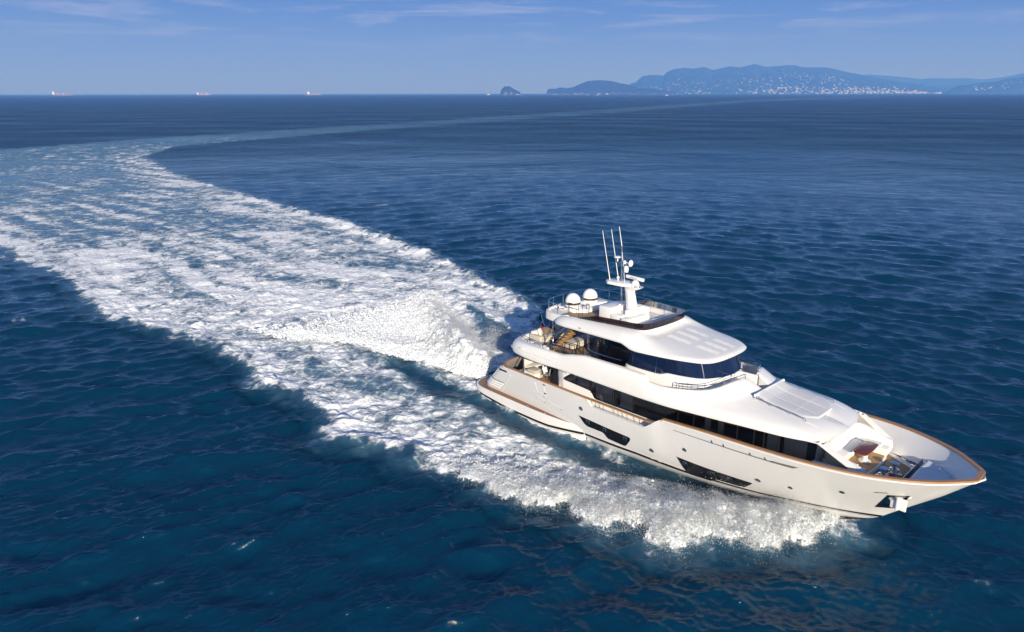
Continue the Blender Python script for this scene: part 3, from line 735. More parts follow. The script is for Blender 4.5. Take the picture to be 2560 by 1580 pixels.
# moulded vents, door outline and grooves on the after topsides
for poly, nm, mt in (([(6.3, 1.78), (6.96, 1.66), (7.02, 1.55), (6.95, 1.5), (6.3, 1.66)], "side_vent", GEL), ([(7.2, 1.76), (8.37, 1.62), (8.42, 1.55), (8.35, 1.48), (7.25, 1.62)], "side_vent", GEL), ([(6.55, 2.12), (7.1, 2.02), (7.1, 1.95), (6.57, 2.05)], "side_vent", GEL)):
    o = strip_panel(MB(), poly, 0.05, 10, 3).build(nm, mt, yacht)
    xm = max(p[0] for p in poly); zm = np.mean([p[1] for p in poly if p[0] > xm - .2])
    strip_panel(MB(), [(xm - .06, zm - .06), (xm - .06, zm + .06), (xm, zm + .05), (xm, zm - .05)], 0.056, 4, 2).build("vent_mouth", GREYC, o)
for a, b in (((6.5, 2.85), (6.52, 2.1)), ((7.25, 2.88), (7.2, 2.06)), ((4.2, 2.6), (2.72, .95))):
    q = [(a[0] + (b[0] - a[0]) * t, 0, a[1] + (b[1] - a[1]) * t) for t in np.linspace(0, 1, 12)]
    dr_ = MB(); dr_.tube([(p[0], -float(HY(p[0], p[2])) - .002, p[2]) for p in q], 0.011 if a[0] > 5 else 0.03, 6)
    dr_.build("topside_moulding", GEL, yacht)
for x, z in ((7.3, 2.87), (7.22, 2.24)):
    strip_panel(MB(), [(x - .1, z - .05), (x - .1, z + .04), (x + .08, z + .05), (x + .08, z - .04)], .02, 4, 2).build("hinge", DSTEEL, yacht)
# stern quarter: dark exhaust slots and step mouldings
def transom_pt(t, z, off):
    xa = float(xtr(z)); s = (z + .7) / 3.75; r_ = 1.15 - .5 * s; ya = float(HY(xa + 1, z))
    return (xa + r_ * (1 - math.cos(t)) - off * math.cos(t), -(ya - r_ + r_ * math.sin(t)) - off * math.sin(t), z)
for z in (1.12, 1.34, 1.56):
    mv = MB(); mv.tube([transom_pt(t, z, .0) for t in np.linspace(.0, 1.5, 14)] + [(x, -float(HY(x, z)), z) for x in np.linspace(float(xtr(z)) + 1.2, float(xtr(z)) + 1.75, 4)], .05, 6)
    mv.build("stern_moulding", GEL, yacht)
mv = MB(); mv.tube([transom_pt(t, 1.74, .0) for t in np.linspace(.3, 1.5, 14)] + [(x, -float(HY(x, 1.74)), 1.72) for x in (2.4, 3.2)], .02, 6)
mv.build("stern_groove", DKMET, yacht)
mv = MB(); mv.grid([[transom_pt(t, z, .012) for t in np.linspace(.35, 1.56, 14)] + [(x, -float(HY(x, z)) - .012, z) for x in (3.5, 3.75, 3.95)] for z in (2.70, 2.84)])
mv.build("stern_vent", BLACKG, yacht)
mv = MB(); mv.box(1.25, 1.6, -1.55, -1.3, 1.2, 1.9, .02); mv.build("stern_light_panel", BLACKG, yacht)
# anchor recess
an = strip_panel(MB(), [(24.83, 1.5), (25.48, 2.73), (26.2, 2.82), (25.62, 1.57)], .012, 20, 6).build("anchor_pocket", BLACKG, yacht)
strip_panel(MB(), [(25.02, 1.88), (25.5, 2.62), (25.95, 2.66), (25.8, 1.95)], .018, 14, 5).build("pocket_liner", CHROME, an)
y_ = -float(HY(25.75, 2.3))
am = MB(); am.box(25.48, 26.1, y_ - .16, y_ - .1, 1.95, 2.5, .03); am.box(25.72, 25.82, y_ - .26, y_ - .14, 1.95, 2.75, .03); am.box(25.3, 26.2, y_ - .12, y_ - .02, 2.6, 2.78, .03)
am.build("anchor", VINYL, an)
strip_panel(MB(), [(25.03, 2.78), (25.05, 2.83), (25.56, 2.92), (25.54, 2.87)], .012, 8, 2).build("bow_vent", RUB, yacht)

# ---- main deck house
HX = [7.9, 8.3, 12, 18, 20, 21.5, 22.8, 23.6, 24.25]; HW = [2.72, 2.85, 2.86, 2.85, 2.74, 2.55, 2.33, 2.2, 2.08]
def hw(x, z=0): return np.interp(x, HX, HW)
def ztopw(x): return I_(x, [7.5, 14, 16.25, 18, 20, 22.75, 22.85, 24.25], [4.22, 4.18, 4.18, 4.24, 4.30, 4.36, 4.33, 3.50])
def zbotw(x): return I_(x, [7.5, 15, 20, 22, 24.3], [2.1, 2.1, 2.7, 2.85, 2.9])
hx_ = np.concatenate([np.linspace(7.9, 22.7, 60), np.linspace(22.8, 24.25, 14)])
WINP = [(8.28, 3.42), (8.42, 3.55), (9.0, 3.95), (9.15, 4.05), (14, 4.09), (16.25, 4.11), (18, 4.18), (19.5, 4.23), (21.7, 4.28), (22.72, 4.30), (24.05, 3.53), (23.9, 3.50), (22, 3.24), (20, 3.02), (18, 2.9), (13.94, 2.86), (10.8, 2.86), (10.65, 2.9), (10.42, 3.2), (10.32, 3.26), (8.4, 3.36)]
wl = MB()
wp_ = np.array(WINP)
def winrange(x):
    zz = []
    for i in range(len(wp_)):
        a, b = wp_[i], wp_[(i + 1) % len(wp_)]
        if (a[0] - x) * (b[0] - x) <= 0 and a[0] != b[0]: zz.append(a[1] + (x - a[0]) / (b[0] - a[0]) * (b[1] - a[1]))
    return (min(zz), max(zz)) if zz else None
hx2 = np.unique(np.concatenate([hx_, np.linspace(8.28, 10.9, 30)]))
lo, hi, c1, c2 = [], [], [], []
for x in hx2:
    w = winrange(x); m_ = (3.45, 3.45) if w is None else w
    if x > 24.05: m_ = (float(ztopw(x)) - .04,) * 2
    y = -float(hw(x))
    c1.append([(x, y, float(zbotw(x))), (x, y, min(m_[0], float(ztopw(x)))), (x, y + .05, min(m_[0], float(ztopw(x))))])
    c2.append([(x, y + .05, max(m_[1], float(zbotw(x)))), (x, y, max(m_[1], float(zbotw(x)))), (x, y, float(ztopw(x)))])
wl.grid(c1).grid(c2)
# rounded after corner and bulkhead
wl.grid([[(7.9, -2.72, z), (7.72, -2.64, z), (7.62, -2.48, z), (7.6, -2.2, z)] for z in (2.1, 4.28)])
house = wl.mirror().build("main_deckhouse", GEL, yacht, 40)
for side in (0, 1):
    wg = MB(); strip_panel(wg, WINP, -0.03, 120, 4, hw)
    if side: wg.v = [(p[0], -p[1], p[2]) for p in wg.v]
    wg.build("saloon_window", GLASS, house)
for x, w in ((10.32, .10), (10.45, .03), (12.05, .10), (12.2, .03), (13.35, .04), (16.1, .025), (17.0, .025), (19.25, .05), (20.05, .04), (20.5, .05), (21.15, .09)):
    a, b = winrange(x); mu = MB(); mu.box(x - w / 2, x + w / 2, -float(hw(x)) + .0, -float(hw(x)) + .05, a, b)
    mu.build("window_mullion", DKMET, house, 0)
# interior glimpsed through the glass
it = MB(); it.grid([[(x, -float(hw(x)) + .5, float(zbotw(x)) + .35) for x in np.linspace(8.0, 22.6, 20)], [(x, float(hw(x)) - .5, float(zbotw(x)) + .35) for x in np.linspace(8.0, 22.6, 20)]])
it.box(8.0, 22.4, -.15, .15, 2.3, 4.05); it.box(8.02, 8.1, -2.6, 2.6, 2.2, 4.0)
it.build("saloon_joinery", INTD, house)
TAUPE = simple("taupe_blind", (0.50, 0.43, 0.37), 0.9, var=0.1, scale=20)
for x0, x1, y, z0, z1 in ((9.3, 10.15, -2.68, 3.0, 4.1), (10.7, 11.85, -2.68, 2.9, 4.1), (12.4, 13.2, -2.68, 2.9, 4.1)): MB().box(x0, x1, y - .02, y + .02, z0, z1).build("saloon_blind", TAUPE, house)
for x0, x1, y, z0, z1 in ((20.6, 21.05, -2.5, 3.2, 4.25), (21.3, 22.3, -2.32, 3.2, 4.27), (18.2, 18.5, -2.62, 3.0, 4.15), (17.5, 17.8, -2.62, 3.0, 4.1)): MB().box(x0, x1, y - .03, y + .03, z0, z1).build("cabin_panel", INTB, house)
MB().box(18.4, 19.3, -2.62, -2.3, 2.9, 3.25, .03).build("cabin_sofa", INTF, house); MB().box(17.3, 17.95, -2.65, -2.3, 3.0, 3.3, .03).build("cabin_sofa", INTF, house)
MB().box(9.05, 9.2, -2.72, -2.62, 3.2, 4.05).build("cabin_post", INTW, house)
bh = MB(); bh.box(7.95, 8.0, -2.5, 2.5, 2.1, 4.2); bh.build("cockpit_door", GLASSB, house)

# ---- superstructure: upper-deck bulwark sweeping down into the coachroof
OK_ = [(3.55, 0, 4.28), (3.68, -1.9, 4.27), (3.95, -2.75, 4.26), (4.7, -3.28, 4.26), (5.8, -3.45, 4.24), (7, -3.48, 4.22), (8.4, -3.48, 4.26), (9.4, -3.48, 4.26), (10.5, -3.48, 4.25), (12.5, -3.45, 4.21), (14.2, -3.4, 4.17), (14.5, -3.38, 4.17), (15.6, -3.3, 4.16), (17.2, -3.12, 4.19), (19.5, -2.86, 4.26), (21.5, -2.6, 4.31), (22.5, -2.3, 4.36), (22.95, -1.5, 4.39), (23.12, -.6, 4.41), (23.15, 0, 4.42)]
EK_ = [(4.0, 0, 4.92), (4.12, -1.8, 4.92), (4.45, -2.55, 4.94), (5.05, -2.98, 4.97), (5.9, -3.16, 5.0), (7, -3.25, 5.03), (8.4, -3.27, 5.06), (9.4, -3.27, 5.25), (10.5, -3.24, 5.40), (12.5, -3.15, 5.38), (14.2, -3.05, 5.3), (14.36, -3.04, 4.98), (15.3, -3.08, 5.0), (16.4, -2.85, 5.08), (17.3, -2.45, 5.2), (17.95, -1.9, 5.45), (18.2, -1.3, 5.57), (18.36, -.75, 5.6), (18.55, -.36, 5.48), (19.3, -.34, 5.02)]
NU = 220
OC, EC = curve(OK_, NU), curve(EK_, NU)
ku = np.linspace(0, len(OK_) - 1, NU)
side_t = np.array([(0, 1), (.12, .995), (.35, .965), (.62, .87), (.85, .68), (1.0, .42), (1.03, .2), (1, 0)])
mid_t = np.array([(0, 1), (.10, .86), (.25, .68), (.5, .52), (.74, .40), (.92, .25), (1.01, .1), (1, 0)])
fro_t = np.array([(0, 1), (.08, .84), (.18, .64), (.38, .50), (.6, .39), (.80, .27), (.93, .12), (1, 0)])
tt = np.linspace(0, 1, 8); t3 = np.linspace(0, 1, 30)
def prof(u):
    w = np.array([pchip(tt, tb[:, 0], t3) for tb in (side_t, mid_t, fro_t)]); h = np.array([pchip(tt, tb[:, 1], t3) for tb in (side_t, mid_t, fro_t)])
    a = np.clip((u - 10.5) / 2.0, 0, 1); b = np.clip((u - 13.0) / 2.5, 0, 1); a = a * a * (3 - 2 * a); b = b * b * (3 - 2 * b)
    k = np.array([1 - a, a * (1 - b), a * b]); return k @ w, k @ h
rows = []
for i in range(NU):
    a_, h_ = prof(ku[i]); O, E = OC[i], EC[i]; r = []
    inn = np.array([0.0, 1.0]) if E[0] > 8 and abs(E[1]) > .5 else np.array([0.0, 1.0])
    # inner lining down to the deck, coping, outer face, underside
    n0 = EC[min(i + 1, NU - 1)] - EC[max(i - 1, 0)]; n0 = np.array([-n0[1], n0[0], 0]); n0 /= max(1e-6, np.linalg.norm(n0))
    n0 = n0 * (1 if n0[1] * 1 >= 0 and E[1] < -.2 else (1 if n0[0] > 0 else -1))
    if i == 0: n0 = np.array([1.0, 0, 0])
    if n0[1] < 0 and ku[i] < 17: n0 = -n0
    if ku[i] >= 17: n0 = np.array([-0.35, 0.94, 0]) if ku[i] > 17.6 else n0
    th = 0.11 if ku[i] < 17.5 else 0.0
    Ei = E + n0 * th
    r.append((Ei[0], Ei[1], 4.40)); r.append((Ei[0], Ei[1], E[2] - .04)); r.append(tuple(Ei * .85 + E * .15 + [0, 0, .012]))
    for aa, hh in zip(a_, h_): r.append((E[0] + (O[0] - E[0]) * aa, E[1] + (O[1] - E[1]) * aa, O[2] + (E[2] - O[2]) * hh))
    dirv = np.array([E[0] - O[0], E[1] - O[1]]); dirv = dirv / max(1e-6, np.linalg.norm(dirv))
    r.append((O[0] + dirv[0] * .03, O[1] + dirv[1] * .03, O[2] - .06)); 
    inw = .62 if O[0] > 15 else .75
    if O[0] > 22.3: inw = .25
    r.append((O[0] + dirv[0] * inw, O[1] + dirv[1] * inw, O[2] - .02))
    rows.append(r)
sb = MB().grid(rows)
# middle strip of the coachroof ahead of the passage
E_, O_ = EC[-1], OC[-1]; a_, h_ = prof(ku[-1])
sb.grid([[(E_[0] + (O_[0] - E_[0]) * aa, y, O_[2] + (E_[2] - O_[2]) * hh) for aa, hh in zip(a_, h_)] for y in (0.0, -.17, -.34)][::-1] if False else [[(19.3 + (23.15 - 19.3) * aa, -.34 * (1 - aa) * k, 4.4 + (5.02 - 4.4) * hh) for aa, hh in zip(a_, h_)] for k in (0, 1)])
sb.grid([[(19.3, -.34, 5.02), (19.3, -.34, 4.4)], [(19.3, 0, 5.02), (19.3, 0, 4.4)]])
coach = sb.mirror().build("superstructure", GEL, yacht, 32)
# styling crease along the bulwark
cr = MB(); cr.tube([(x, -3.475 - .018 * math.sin(math.pi * (x - 5.2) / 9), float(I_(x, [5.2, 9, 14], [4.62, 4.6, 4.5]))) for x in np.linspace(5.2, 8.2, 14)], .022, 6)
cr.build("bulwark_crease", GEL, coach)
MB().box(5.35, 5.62, -3.52, -3.46, 4.72, 4.78, .02).build("side_light", VINYL, coach)
ud = MB(); ud.prism([(3.95, 2.9), (3.7, 2.2), (3.62, 0), (3.7, -2.2), (3.95, -2.9), (4.9, -3.32), (15, -3.25), (17.6, -2.5), (18.5, -1), (19.5, -.4), (19.5, .4), (18.5, 1), (17.6, 2.5), (15, 3.25), (4.9, 3.32)], 4.31, 4.445)
ud.build("upper_deck_slab", GEL, yacht, 0)
ud = MB(); ud.grid([[(x, -float(I_(x, [4.05, 4.5, 5.2, 9.7], [1.8, 2.45, 2.95, 3.1])), 4.452) for x in np.linspace(4.05, 12.3, 16)], [(x, float(I_(x, [4.05, 4.5, 5.2, 9.7], [1.8, 2.45, 2.95, 3.1])), 4.452) for x in np.linspace(4.05, 12.3, 16)]])
ud.build("upper_deck", TEAK, yacht)
MB().box(15.2, 16.2, -2.85, -2.55, 4.45, 4.5, .0).build("side_deck_grating", DKMET, yacht)
MB().box(18.2, 19.28, -.33, .33, 4.448, 4.47).build("passage_step", TEAK, yacht)

# bridge rail on the Portuguese bulwark
pth = []
for i in range(NU):
    if 12.6 <= ku[i] <= 17.0: pth.append(EC[i] + [0, .12, 0.0])
pts_t = [(p[0] - .05, p[1] + .06, p[2] + .22) for p in pth]
pts_m = [(p[0] - .02, p[1] + .03, p[2] + .10) for p in pth]
for k_ in (1, -1):
    br = MB(); sy = lambda p: (p[0], p[1] * k_, p[2])
    br.tube([sy(pth[0])] + [sy(p) for p in pts_t] + [sy(pth[-1])], .02, 6); br.tube([sy(p) for p in pts_m], .016, 6)
    for i in range(2, len(pth), max(1, len(pth) // 6)): br.tube([sy(pth[i]), sy(pts_t[i])], .015, 6)
    br.build("bridge_rail", STEEL, yacht)
MB().box(17.4, 18.45, .42, .52, 4.45, 5.5, .02).build("passage_gate", GEL, yacht)

# coachroof sunbathing pad with its two grab rails
def coach_z(x, y):
    """height of the coachroof by tracing the lofted surface"""
    best = None
    P = np.array([p for r in rows[150:] for p in r[3:33]])
    d = np.hypot(P[:, 0] - x, P[:, 1] + abs(y)); k = np.argsort(d)[:4]; w = 1 / (d[k] + .02); return float((P[k, 2] * w).sum() / w.sum())
pad = []
for x in np.linspace(19.36, 22.0, 24):
    hwid = 1.34 - 0.55 * max(0, (x - 21.3) / .7) ** 2 if x > 21.3 else 1.34
    r = []
    for y in np.linspace(-hwid, hwid, 21):
        z = coach_z(x, min(1.3, max(.4, abs(y)))) * .5 + .5 * coach_z(x, .8) + .02 + .06 * (x < 19.9) * (19.9 - x) * 3.2
        r.append((x, y, z + .05 * min(1, (hwid - abs(y)) / .08)))
    pad.append(r)
pb = MB().grid(pad); pb.grid([[(p[0], p[1], p[2] - .12) for p in r] if False else r for r in (pad[0], [(p[0], p[1], p[2] - .16) for p in pad[0]])]); pb.grid([pad[-1], [(p[0], p[1], p[2] - .14) for p in pad[-1]]])
sunpad = pb.build("coachroof_sunpad", FABW, yacht, 40)
sm = MB()
for y in (-.47, .47): sm.tube([(r[10][0], y, r[10 + int(round(y / 1.34 * 10))][2] + .002) for r in pad], .007, 5)
sm.tube([(pad[15][k][0], pad[15][k][1], pad[15][k][2] + .003) for k in range(21)], .008, 5)
sm.tube([(pad[6][k][0], pad[6][k][1], pad[6][k][2] + .003) for k in range(21)], .006, 5)
sm.build("pad_seam", GELM, sunpad)
hd = MB(); hd.tube([(19.3, y, float(coach_z(19.45, .8)) + .14 + .0 * abs(y)) for y in np.linspace(-1.42, 1.42, 15)], .075, 8); hd.build("pad_headrest", GEL, sunpad)
for sgn in (-1, 1):
    gr = MB(); P_ = [(x, sgn * 1.5, coach_z(x, 1.45) + .13) for x in np.linspace(19.35, 21.75, 14)]
    gr.tube([(P_[0][0], P_[0][1], P_[0][2] - .12)] + P_ + [(P_[-1][0] + .03, P_[-1][1], P_[-1][2] - .13)], .022, 6)
    for q in (4, 9): gr.tube([P_[q], (P_[q][0], P_[q][1], P_[q][2] - .14)], .016, 6)
    gr.build("grab_rail", STEEL, yacht)
for sgn in (-1, 1):
    gv = MB(); gv.tube([(x, sgn * 1.5 - sgn * .1 * (x - 21.8), coach_z(x, 1.45) + .004) for x in np.linspace(21.8, 22.35, 6)], .012, 5)
    gv.build("roof_groove", GELM, coach)

# ---- wheelhouse and sky lounge on the upper deck
SILL = [(12.2, -1.9), (12.3, -2.12), (12.6, -2.28), (13.4, -2.33), (14.8, -2.3), (16, -2.1), (16.7, -1.78), (17.12, -1.2), (17.36, -.55), (17.42, 0)]
HEAD = [(12.55, -1.9), (12.62, -2.1), (12.85, -2.24), (13.5, -2.28), (14.8, -2.2), (15.85, -1.95), (16.42, -1.6), (16.75, -1.05), (16.9, -.5), (16.94, 0)]
def SZ(x): return I_(x, [12.2, 14.3, 14.6, 14.95, 17.4], [5.22, 5.24, 5.29, 5.43, 5.47])
sc_, hc_ = curve(SILL, 90), curve(HEAD, 90)
sc2 = sc_ + np.stack([np.where(np.arange(90) < 8, -.06, 0), np.zeros(90)], 1)
wb = MB()
nrm = np.gradient(sc_, axis=0); nrm = np.stack([-nrm[:, 1], nrm[:, 0]], 1); nrm /= np.linalg.norm(nrm, axis=1)[:, None]
nrm = -nrm if nrm[40, 1] > 0 else nrm
wb.grid([[(p[0] + q[0] * o, p[1] + q[1] * o if abs(p[1]) > 1e-6 else 0, z if z else float(SZ(p[0])) - dz) for p, q in zip(sc_, nrm)] for o, z, dz in ((.10, 4.40, 0), (.13, 4.75, 0), (.11, 5.05, 0), (.05, None, .03), (0.0, None, 0), (-.05, None, -.0))])
wheel = wb.mirror().build("wheelhouse", GEL, yacht, 40)
wg = MB(); wg.grid([[(p[0] + (q[0] - p[0]) * t, p[1] + (q[1] - p[1]) * t, float(SZ(p[0])) + (6.46 - float(SZ(p[0]))) * t) for p, q in zip(sc_, hc_)] for t in np.linspace(0, 1, 6)]).mirror()
wg.build("wheelhouse_glazing", GLASSB, wheel, 60)
def wpt(i, t, off=.012):
    p, q, n_ = sc_[i], hc_[i], nrm[i]
    return (p[0] + (q[0] - p[0]) * t + n_[0] * off, p[1] + (q[1] - p[1]) * t + n_[1] * off, float(SZ(p[0])) + (6.46 - float(SZ(p[0]))) * t)
def iu(x): return int(np.argmin(np.abs(sc_[:, 0] - x)))
for x, r_, mt in ((12.75, .012, STEEL), (14.35, .014, STEEL), (15.15, .012, DKMET), (15.75, .006, STEEL), (16.86, .012, RUB), (17.25, .014, RUB)):
    MB().tube([wpt(iu(x), t) for t in (0, .5, 1)], r_, 5).build("glazing_bar", mt, wheel)
MB().tube([(wpt(iu(17.25), t)[0], -wpt(iu(17.25), t)[1], wpt(iu(17.25), t)[2]) for t in (0, .5, 1)], .014, 5).build("glazing_bar", RUB, wheel)
for sgn in (-1, 1):
    a, b = wpt(iu(17.38), .0, .05), wpt(iu(17.14), .36, .05)
    if sgn > 0: a, b = wpt(iu(17.3), .0, .05), wpt(iu(17.22), .62, .05)
    wi = MB(); wi.tube([(a[0], a[1] * -sgn, a[2]), (b[0], b[1] * -sgn, b[2])], .014, 5); wi.box(a[0] - .05, a[0] + .05, a[1] * -sgn - .05, a[1] * -sgn + .05, a[2] - .03, a[2] + .05, .01)
    wi.build("windscreen_wiper", STEEL, wheel)
it = MB(); it.box(12.7, 16.6, -1.4, 1.4, 4.9, 5.2, .02); it.box(12.6, 12.7, -1.9, 1.9, 4.6, 6.4); it.build("bridge_joinery", INTD, wheel)
MB().box(13.0, 14.3, -2.0, -1.75, 5.25, 5.42, .04).build("bridge_sofa", INTF, wheel)
MB().box(13.1, 14.2, -2.05, -2.0, 6.1, 6.35, .0).build("bridge_blind", INTB, wheel)
MB().box(14.55, 14.62, -1.95, -1.85, 5.3, 6.4).build("bridge_post", INTW, wheel)
MB().box(15.1, 15.35, -1.7, -1.6, 5.35, 6.0, .03).build("helm_seat", INTB, wheel)
MB().box(15.0, 15.05, -1.9, -1.8, 5.4, 6.2).build("bridge_curtain", INTF, wheel)
# door outline on the starboard side of the wheelhouse
MB().tube([(15.5, -2.29, 5.36), (15.5, -2.36, 4.7)], .006, 4).build("door_seam", GREYT, wheel)
MB().tube([(16.15, -2.18, 5.38), (16.15, -2.26, 4.7)], .006, 4).build("door_seam", GREYT, wheel)
LO = [(12.4, -2.02), (11.6, -2.05), (10.6, -1.98), (9.95, -1.75), (9.62, -1.3), (9.5, -.6), (9.48, 0)]
lc = curve(LO, 50)
sk = MB(); sk.grid([[(a, b, z) for a, b in lc] for z in (4.45, 5.2, 6.5)]).mirror(); lounge = sk.build("sky_lounge_glass", GLASS, yacht, 60)
it = MB(); it.box(10.4, 12.4, -1.2, 1.2, 4.46, 5.0, .02); it.box(12.3, 12.4, -1.9, 1.9, 4.5, 6.4); it.build("lounge_joinery", INTD, lounge)
ct = MB(); ct.grid([[(9.95 + .55 * t, -1.45 - .22 * t + .04 * math.sin(t * 40), z) for t in np.linspace(0, 1, 40)] for z in (4.75, 6.4)]); ct.build("lounge_curtain", simple("grey_curtain", (0.30, 0.32, 0.36), 0.9), lounge)
for z in (5.02, 5.38):
    cu = curve([(9.25, -1.7), (9.6, -2.15), (10.3, -2.38), (11.3, -2.42), (12.1, -2.35)], 24)
    MB().tube([(a, b, z) for a, b in cu], .02, 6).build("lounge_handrail", STEEL, yacht)
for x, y in ((9.25, -1.7), (9.32, -1.9), (7.3, -2.66)):
    MB().tube([(x, y, 4.45 if x > 9 else 4.9), (x, y, 6.6)], .04, 10).build("deck_pillar", STEEL, yacht)
for x, y in ((4.45, -2.35), (4.45, 2.35)):
    MB().tube([(x, y, 2.1), (x, y, 4.3)], .045, 10).build("deck_pillar", DSTEEL, yacht)

# ---- hardtop with the sundeck on it
EK2 = [(7.3, -2.3, 6.60), (7.55, -2.75, 6.61), (8.4, -2.98, 6.64), (10.5, -3.02, 6.65), (12.4, -3.0, 6.64), (12.75, -2.98, 6.54), (13.1, -2.95, 6.40), (13.5, -2.92, 6.36), (14.7, -2.76, 6.37), (16, -2.42, 6.37), (16.8, -2.02, 6.36), (17.1, -1.62, 6.36), (17.3, -.9, 6.38), (17.37, 0, 6.40)]
RK2 = [(7.55, -2.2, 6.98), (7.9, -2.35, 7.05), (8.7, -2.45, 7.13), (10.5, -2.36, 7.18), (11.6, -2.24, 7.2), (12.1, -2.17, 7.2), (12.5, -2.12, 7.2), (12.9, -2.02, 7.2), (13.15, -1.85, 7.2), (13.28, -1.5, 7.2), (13.33, -1.1, 7.2), (13.36, -.75, 7.2), (13.38, -.35, 7.2), (13.38, 0, 7.2)]
NR = 150
EC2, RC2 = curve(EK2, NR), curve(RK2, NR); kr = np.linspace(0, 13, NR)
rs_t = np.array([(0, 1), (.15, .97), (.38, .88), (.62, .72), (.85, .48), (1.0, .26), (1.02, .1), (1, 0)])
rf_t = np.array([(0, 1), (.035, .80), (.09, .68), (.25, .575), (.5, .43), (.75, .28), (.95, .14), (1, 0)])
def rprof(u):
    w = np.array([pchip(tt, tb[:, 0], t3) for tb in (rs_t, rf_t)]); h = np.array([pchip(tt, tb[:, 1], t3) for tb in (rs_t, rf_t)])
    a = np.clip((u - 6.2) / 3.2, 0, 1); a = a * a * (3 - 2 * a)
    return w[0] * (1 - a) + w[1] * a, h[0] * (1 - a) + h[1] * a
rrow = []
for i in range(NR):
    a_, h_ = rprof(kr[i]); E, Rm = EC2[i], RC2[i]; r = []
    d2 = np.array([E[0] - Rm[0], E[1] - Rm[1]]); d2 /= np.linalg.norm(d2)
    r.append((Rm[0] - d2[0] * .12, Rm[1] - d2[1] * .12, 6.88)); r.append((Rm[0] - d2[0] * .11, Rm[1] - d2[1] * .11, Rm[2] - .02)); 
    for aa, hh in zip(a_, h_): r.append((Rm[0] + (E[0] - Rm[0]) * aa, Rm[1] + (E[1] - Rm[1]) * aa, E[2] + (Rm[2] - E[2]) * hh))
    r.append((E[0] - d2[0] * .03, E[1] - d2[1] * .03, E[2] - .04)); r.append((E[0] - d2[0] * .5, E[1] - d2[1] * .5, min(6.47, E[2] + .02)))
    rrow.append(r)
rb = MB().grid(rrow); rb.grid([[(p[0] + .25, p[1] * .9, p[2]) for p in rrow[0]], rrow[0]])
roof = rb.mirror().build("hardtop", GEL, yacht, 32)
def roof_z(x, y):
    P = np.array([p for r in rrow[60:] for p in r[2:32]]); d = np.hypot(P[:, 0] - x, P[:, 1] + abs(y)); k = np.argsort(d)[:5]; w = 1 / (d[k] + .02); return float((P[k, 2] * w).sum() / w.sum())
# after sundeck slab
AS = [(5.75, 0), (5.8, -1.2), (6.0, -1.85), (6.35, -2.25), (6.9, -2.42), (8.2, -2.4), (8.2, 0)]
ac = [(a, b) for a, b in curve(AS[:5], 24)] + [(8.3, -2.4)]
full = ac + [(a, -b) for a, b in ac[::-1][:-1]]
sl2 = MB(); sl2.prism(full, 6.56, 6.88, .05); sl2.build("sundeck_slab", GEL, yacht)
cm = MB(); ring_o = [(a, b) for a, b in ac]; 
rows_ = [[(a, b, 6.86) for a, b in ring_o], [(a + .02, b * .99, 7.0) for a, b in ring_o], [(a + .1, b * .95, 7.02) for a, b in ring_o], [(a + .14, b * .93, 6.87) for a, b in ring_o]]
cm.grid(rows_).mirror(); cm.build("sundeck_coaming", GEL, yacht)
fl_ = MB(); fl_.prism([(5.85, -1.1), (6.4, -2.2), (8, -2.3), (12.6, -2.05), (13.2, -1.6), (13.25, 0), (13.2, 1.6), (12.6, 2.05), (8, 2.3), (6.4, 2.2), (5.85, 1.1)], 6.48, 6.885)
fl_.build("sundeck_floor", GELM, yacht, 0)
tk = MB(); tk.grid([[(x, -2.2, 6.892) for x in (7.2, 10.3)], [(x, 2.2, 6.892) for x in (7.2, 10.3)]]); tk.build("sundeck_teak", TEAK, yacht)
# forward sunpads on the sundeck
for y0, y1 in ((-1.95, -.7), (-.68, .62), (.64, 1.9)):
    for x0, x1 in ((11.75, 12.45), (12.47, 13.12)):
        MB().box(x0, x1 - (.12 if abs(y0) > 1.5 or abs(y1) > 1.5 else 0), y0, y1, 6.89, 7.02, .03).build("sundeck_sunpad", FABW, yacht)
# raised block carrying the domes
bk_ = MB(); bk_.prism([(6.35, -1.15), (6.35, 1.9), (6.8, 2.15), (8.1, 2.15), (8.1, -.55), (7.5, -1.15)], 6.88, 7.10, .05); blk = bk_.build("dome_plinth", GEL, yacht)
bk_ = MB(); bk_.prism([(6.7, .3), (6.7, 1.4), (7.3, 1.75), (7.95, 1.5), (7.95, 1.25), (7.6, .3)], 7.08, 7.2, .06); bk_.build("plinth_step", GEL, blk)
for y in (-.78, .78):
    c = (7.13, y, 7.02)
    d = MB(); d.lathe(c, [(.0, .0), (.40, .0), (.44, .06), (.45, .2)], 32); d.lathe(c, [(.455, .36)] + [(.455 * math.cos(t), .40 + .54 * math.sin(t)) for t in np.linspace(0, math.pi / 2, 14)], 32)
    d2 = MB(); d2.lathe(c, [(.0, .0), (.40, .0), (.44, .06), (.452, .2), (.455, .3), (.455, .44)] + [(.455 * math.cos(t), .45 + .49 * math.sin(t)) for t in np.linspace(0, math.pi / 2, 14)], 36)
    dome = d2.build("satellite_dome", RADOME, yacht, 50)
    b2 = MB(); b2.lathe(c, [(.452, .285), (.464, .29), (.464, .425), (.456, .43)], 36); b2.build("bronze_band", BRONZE, dome)
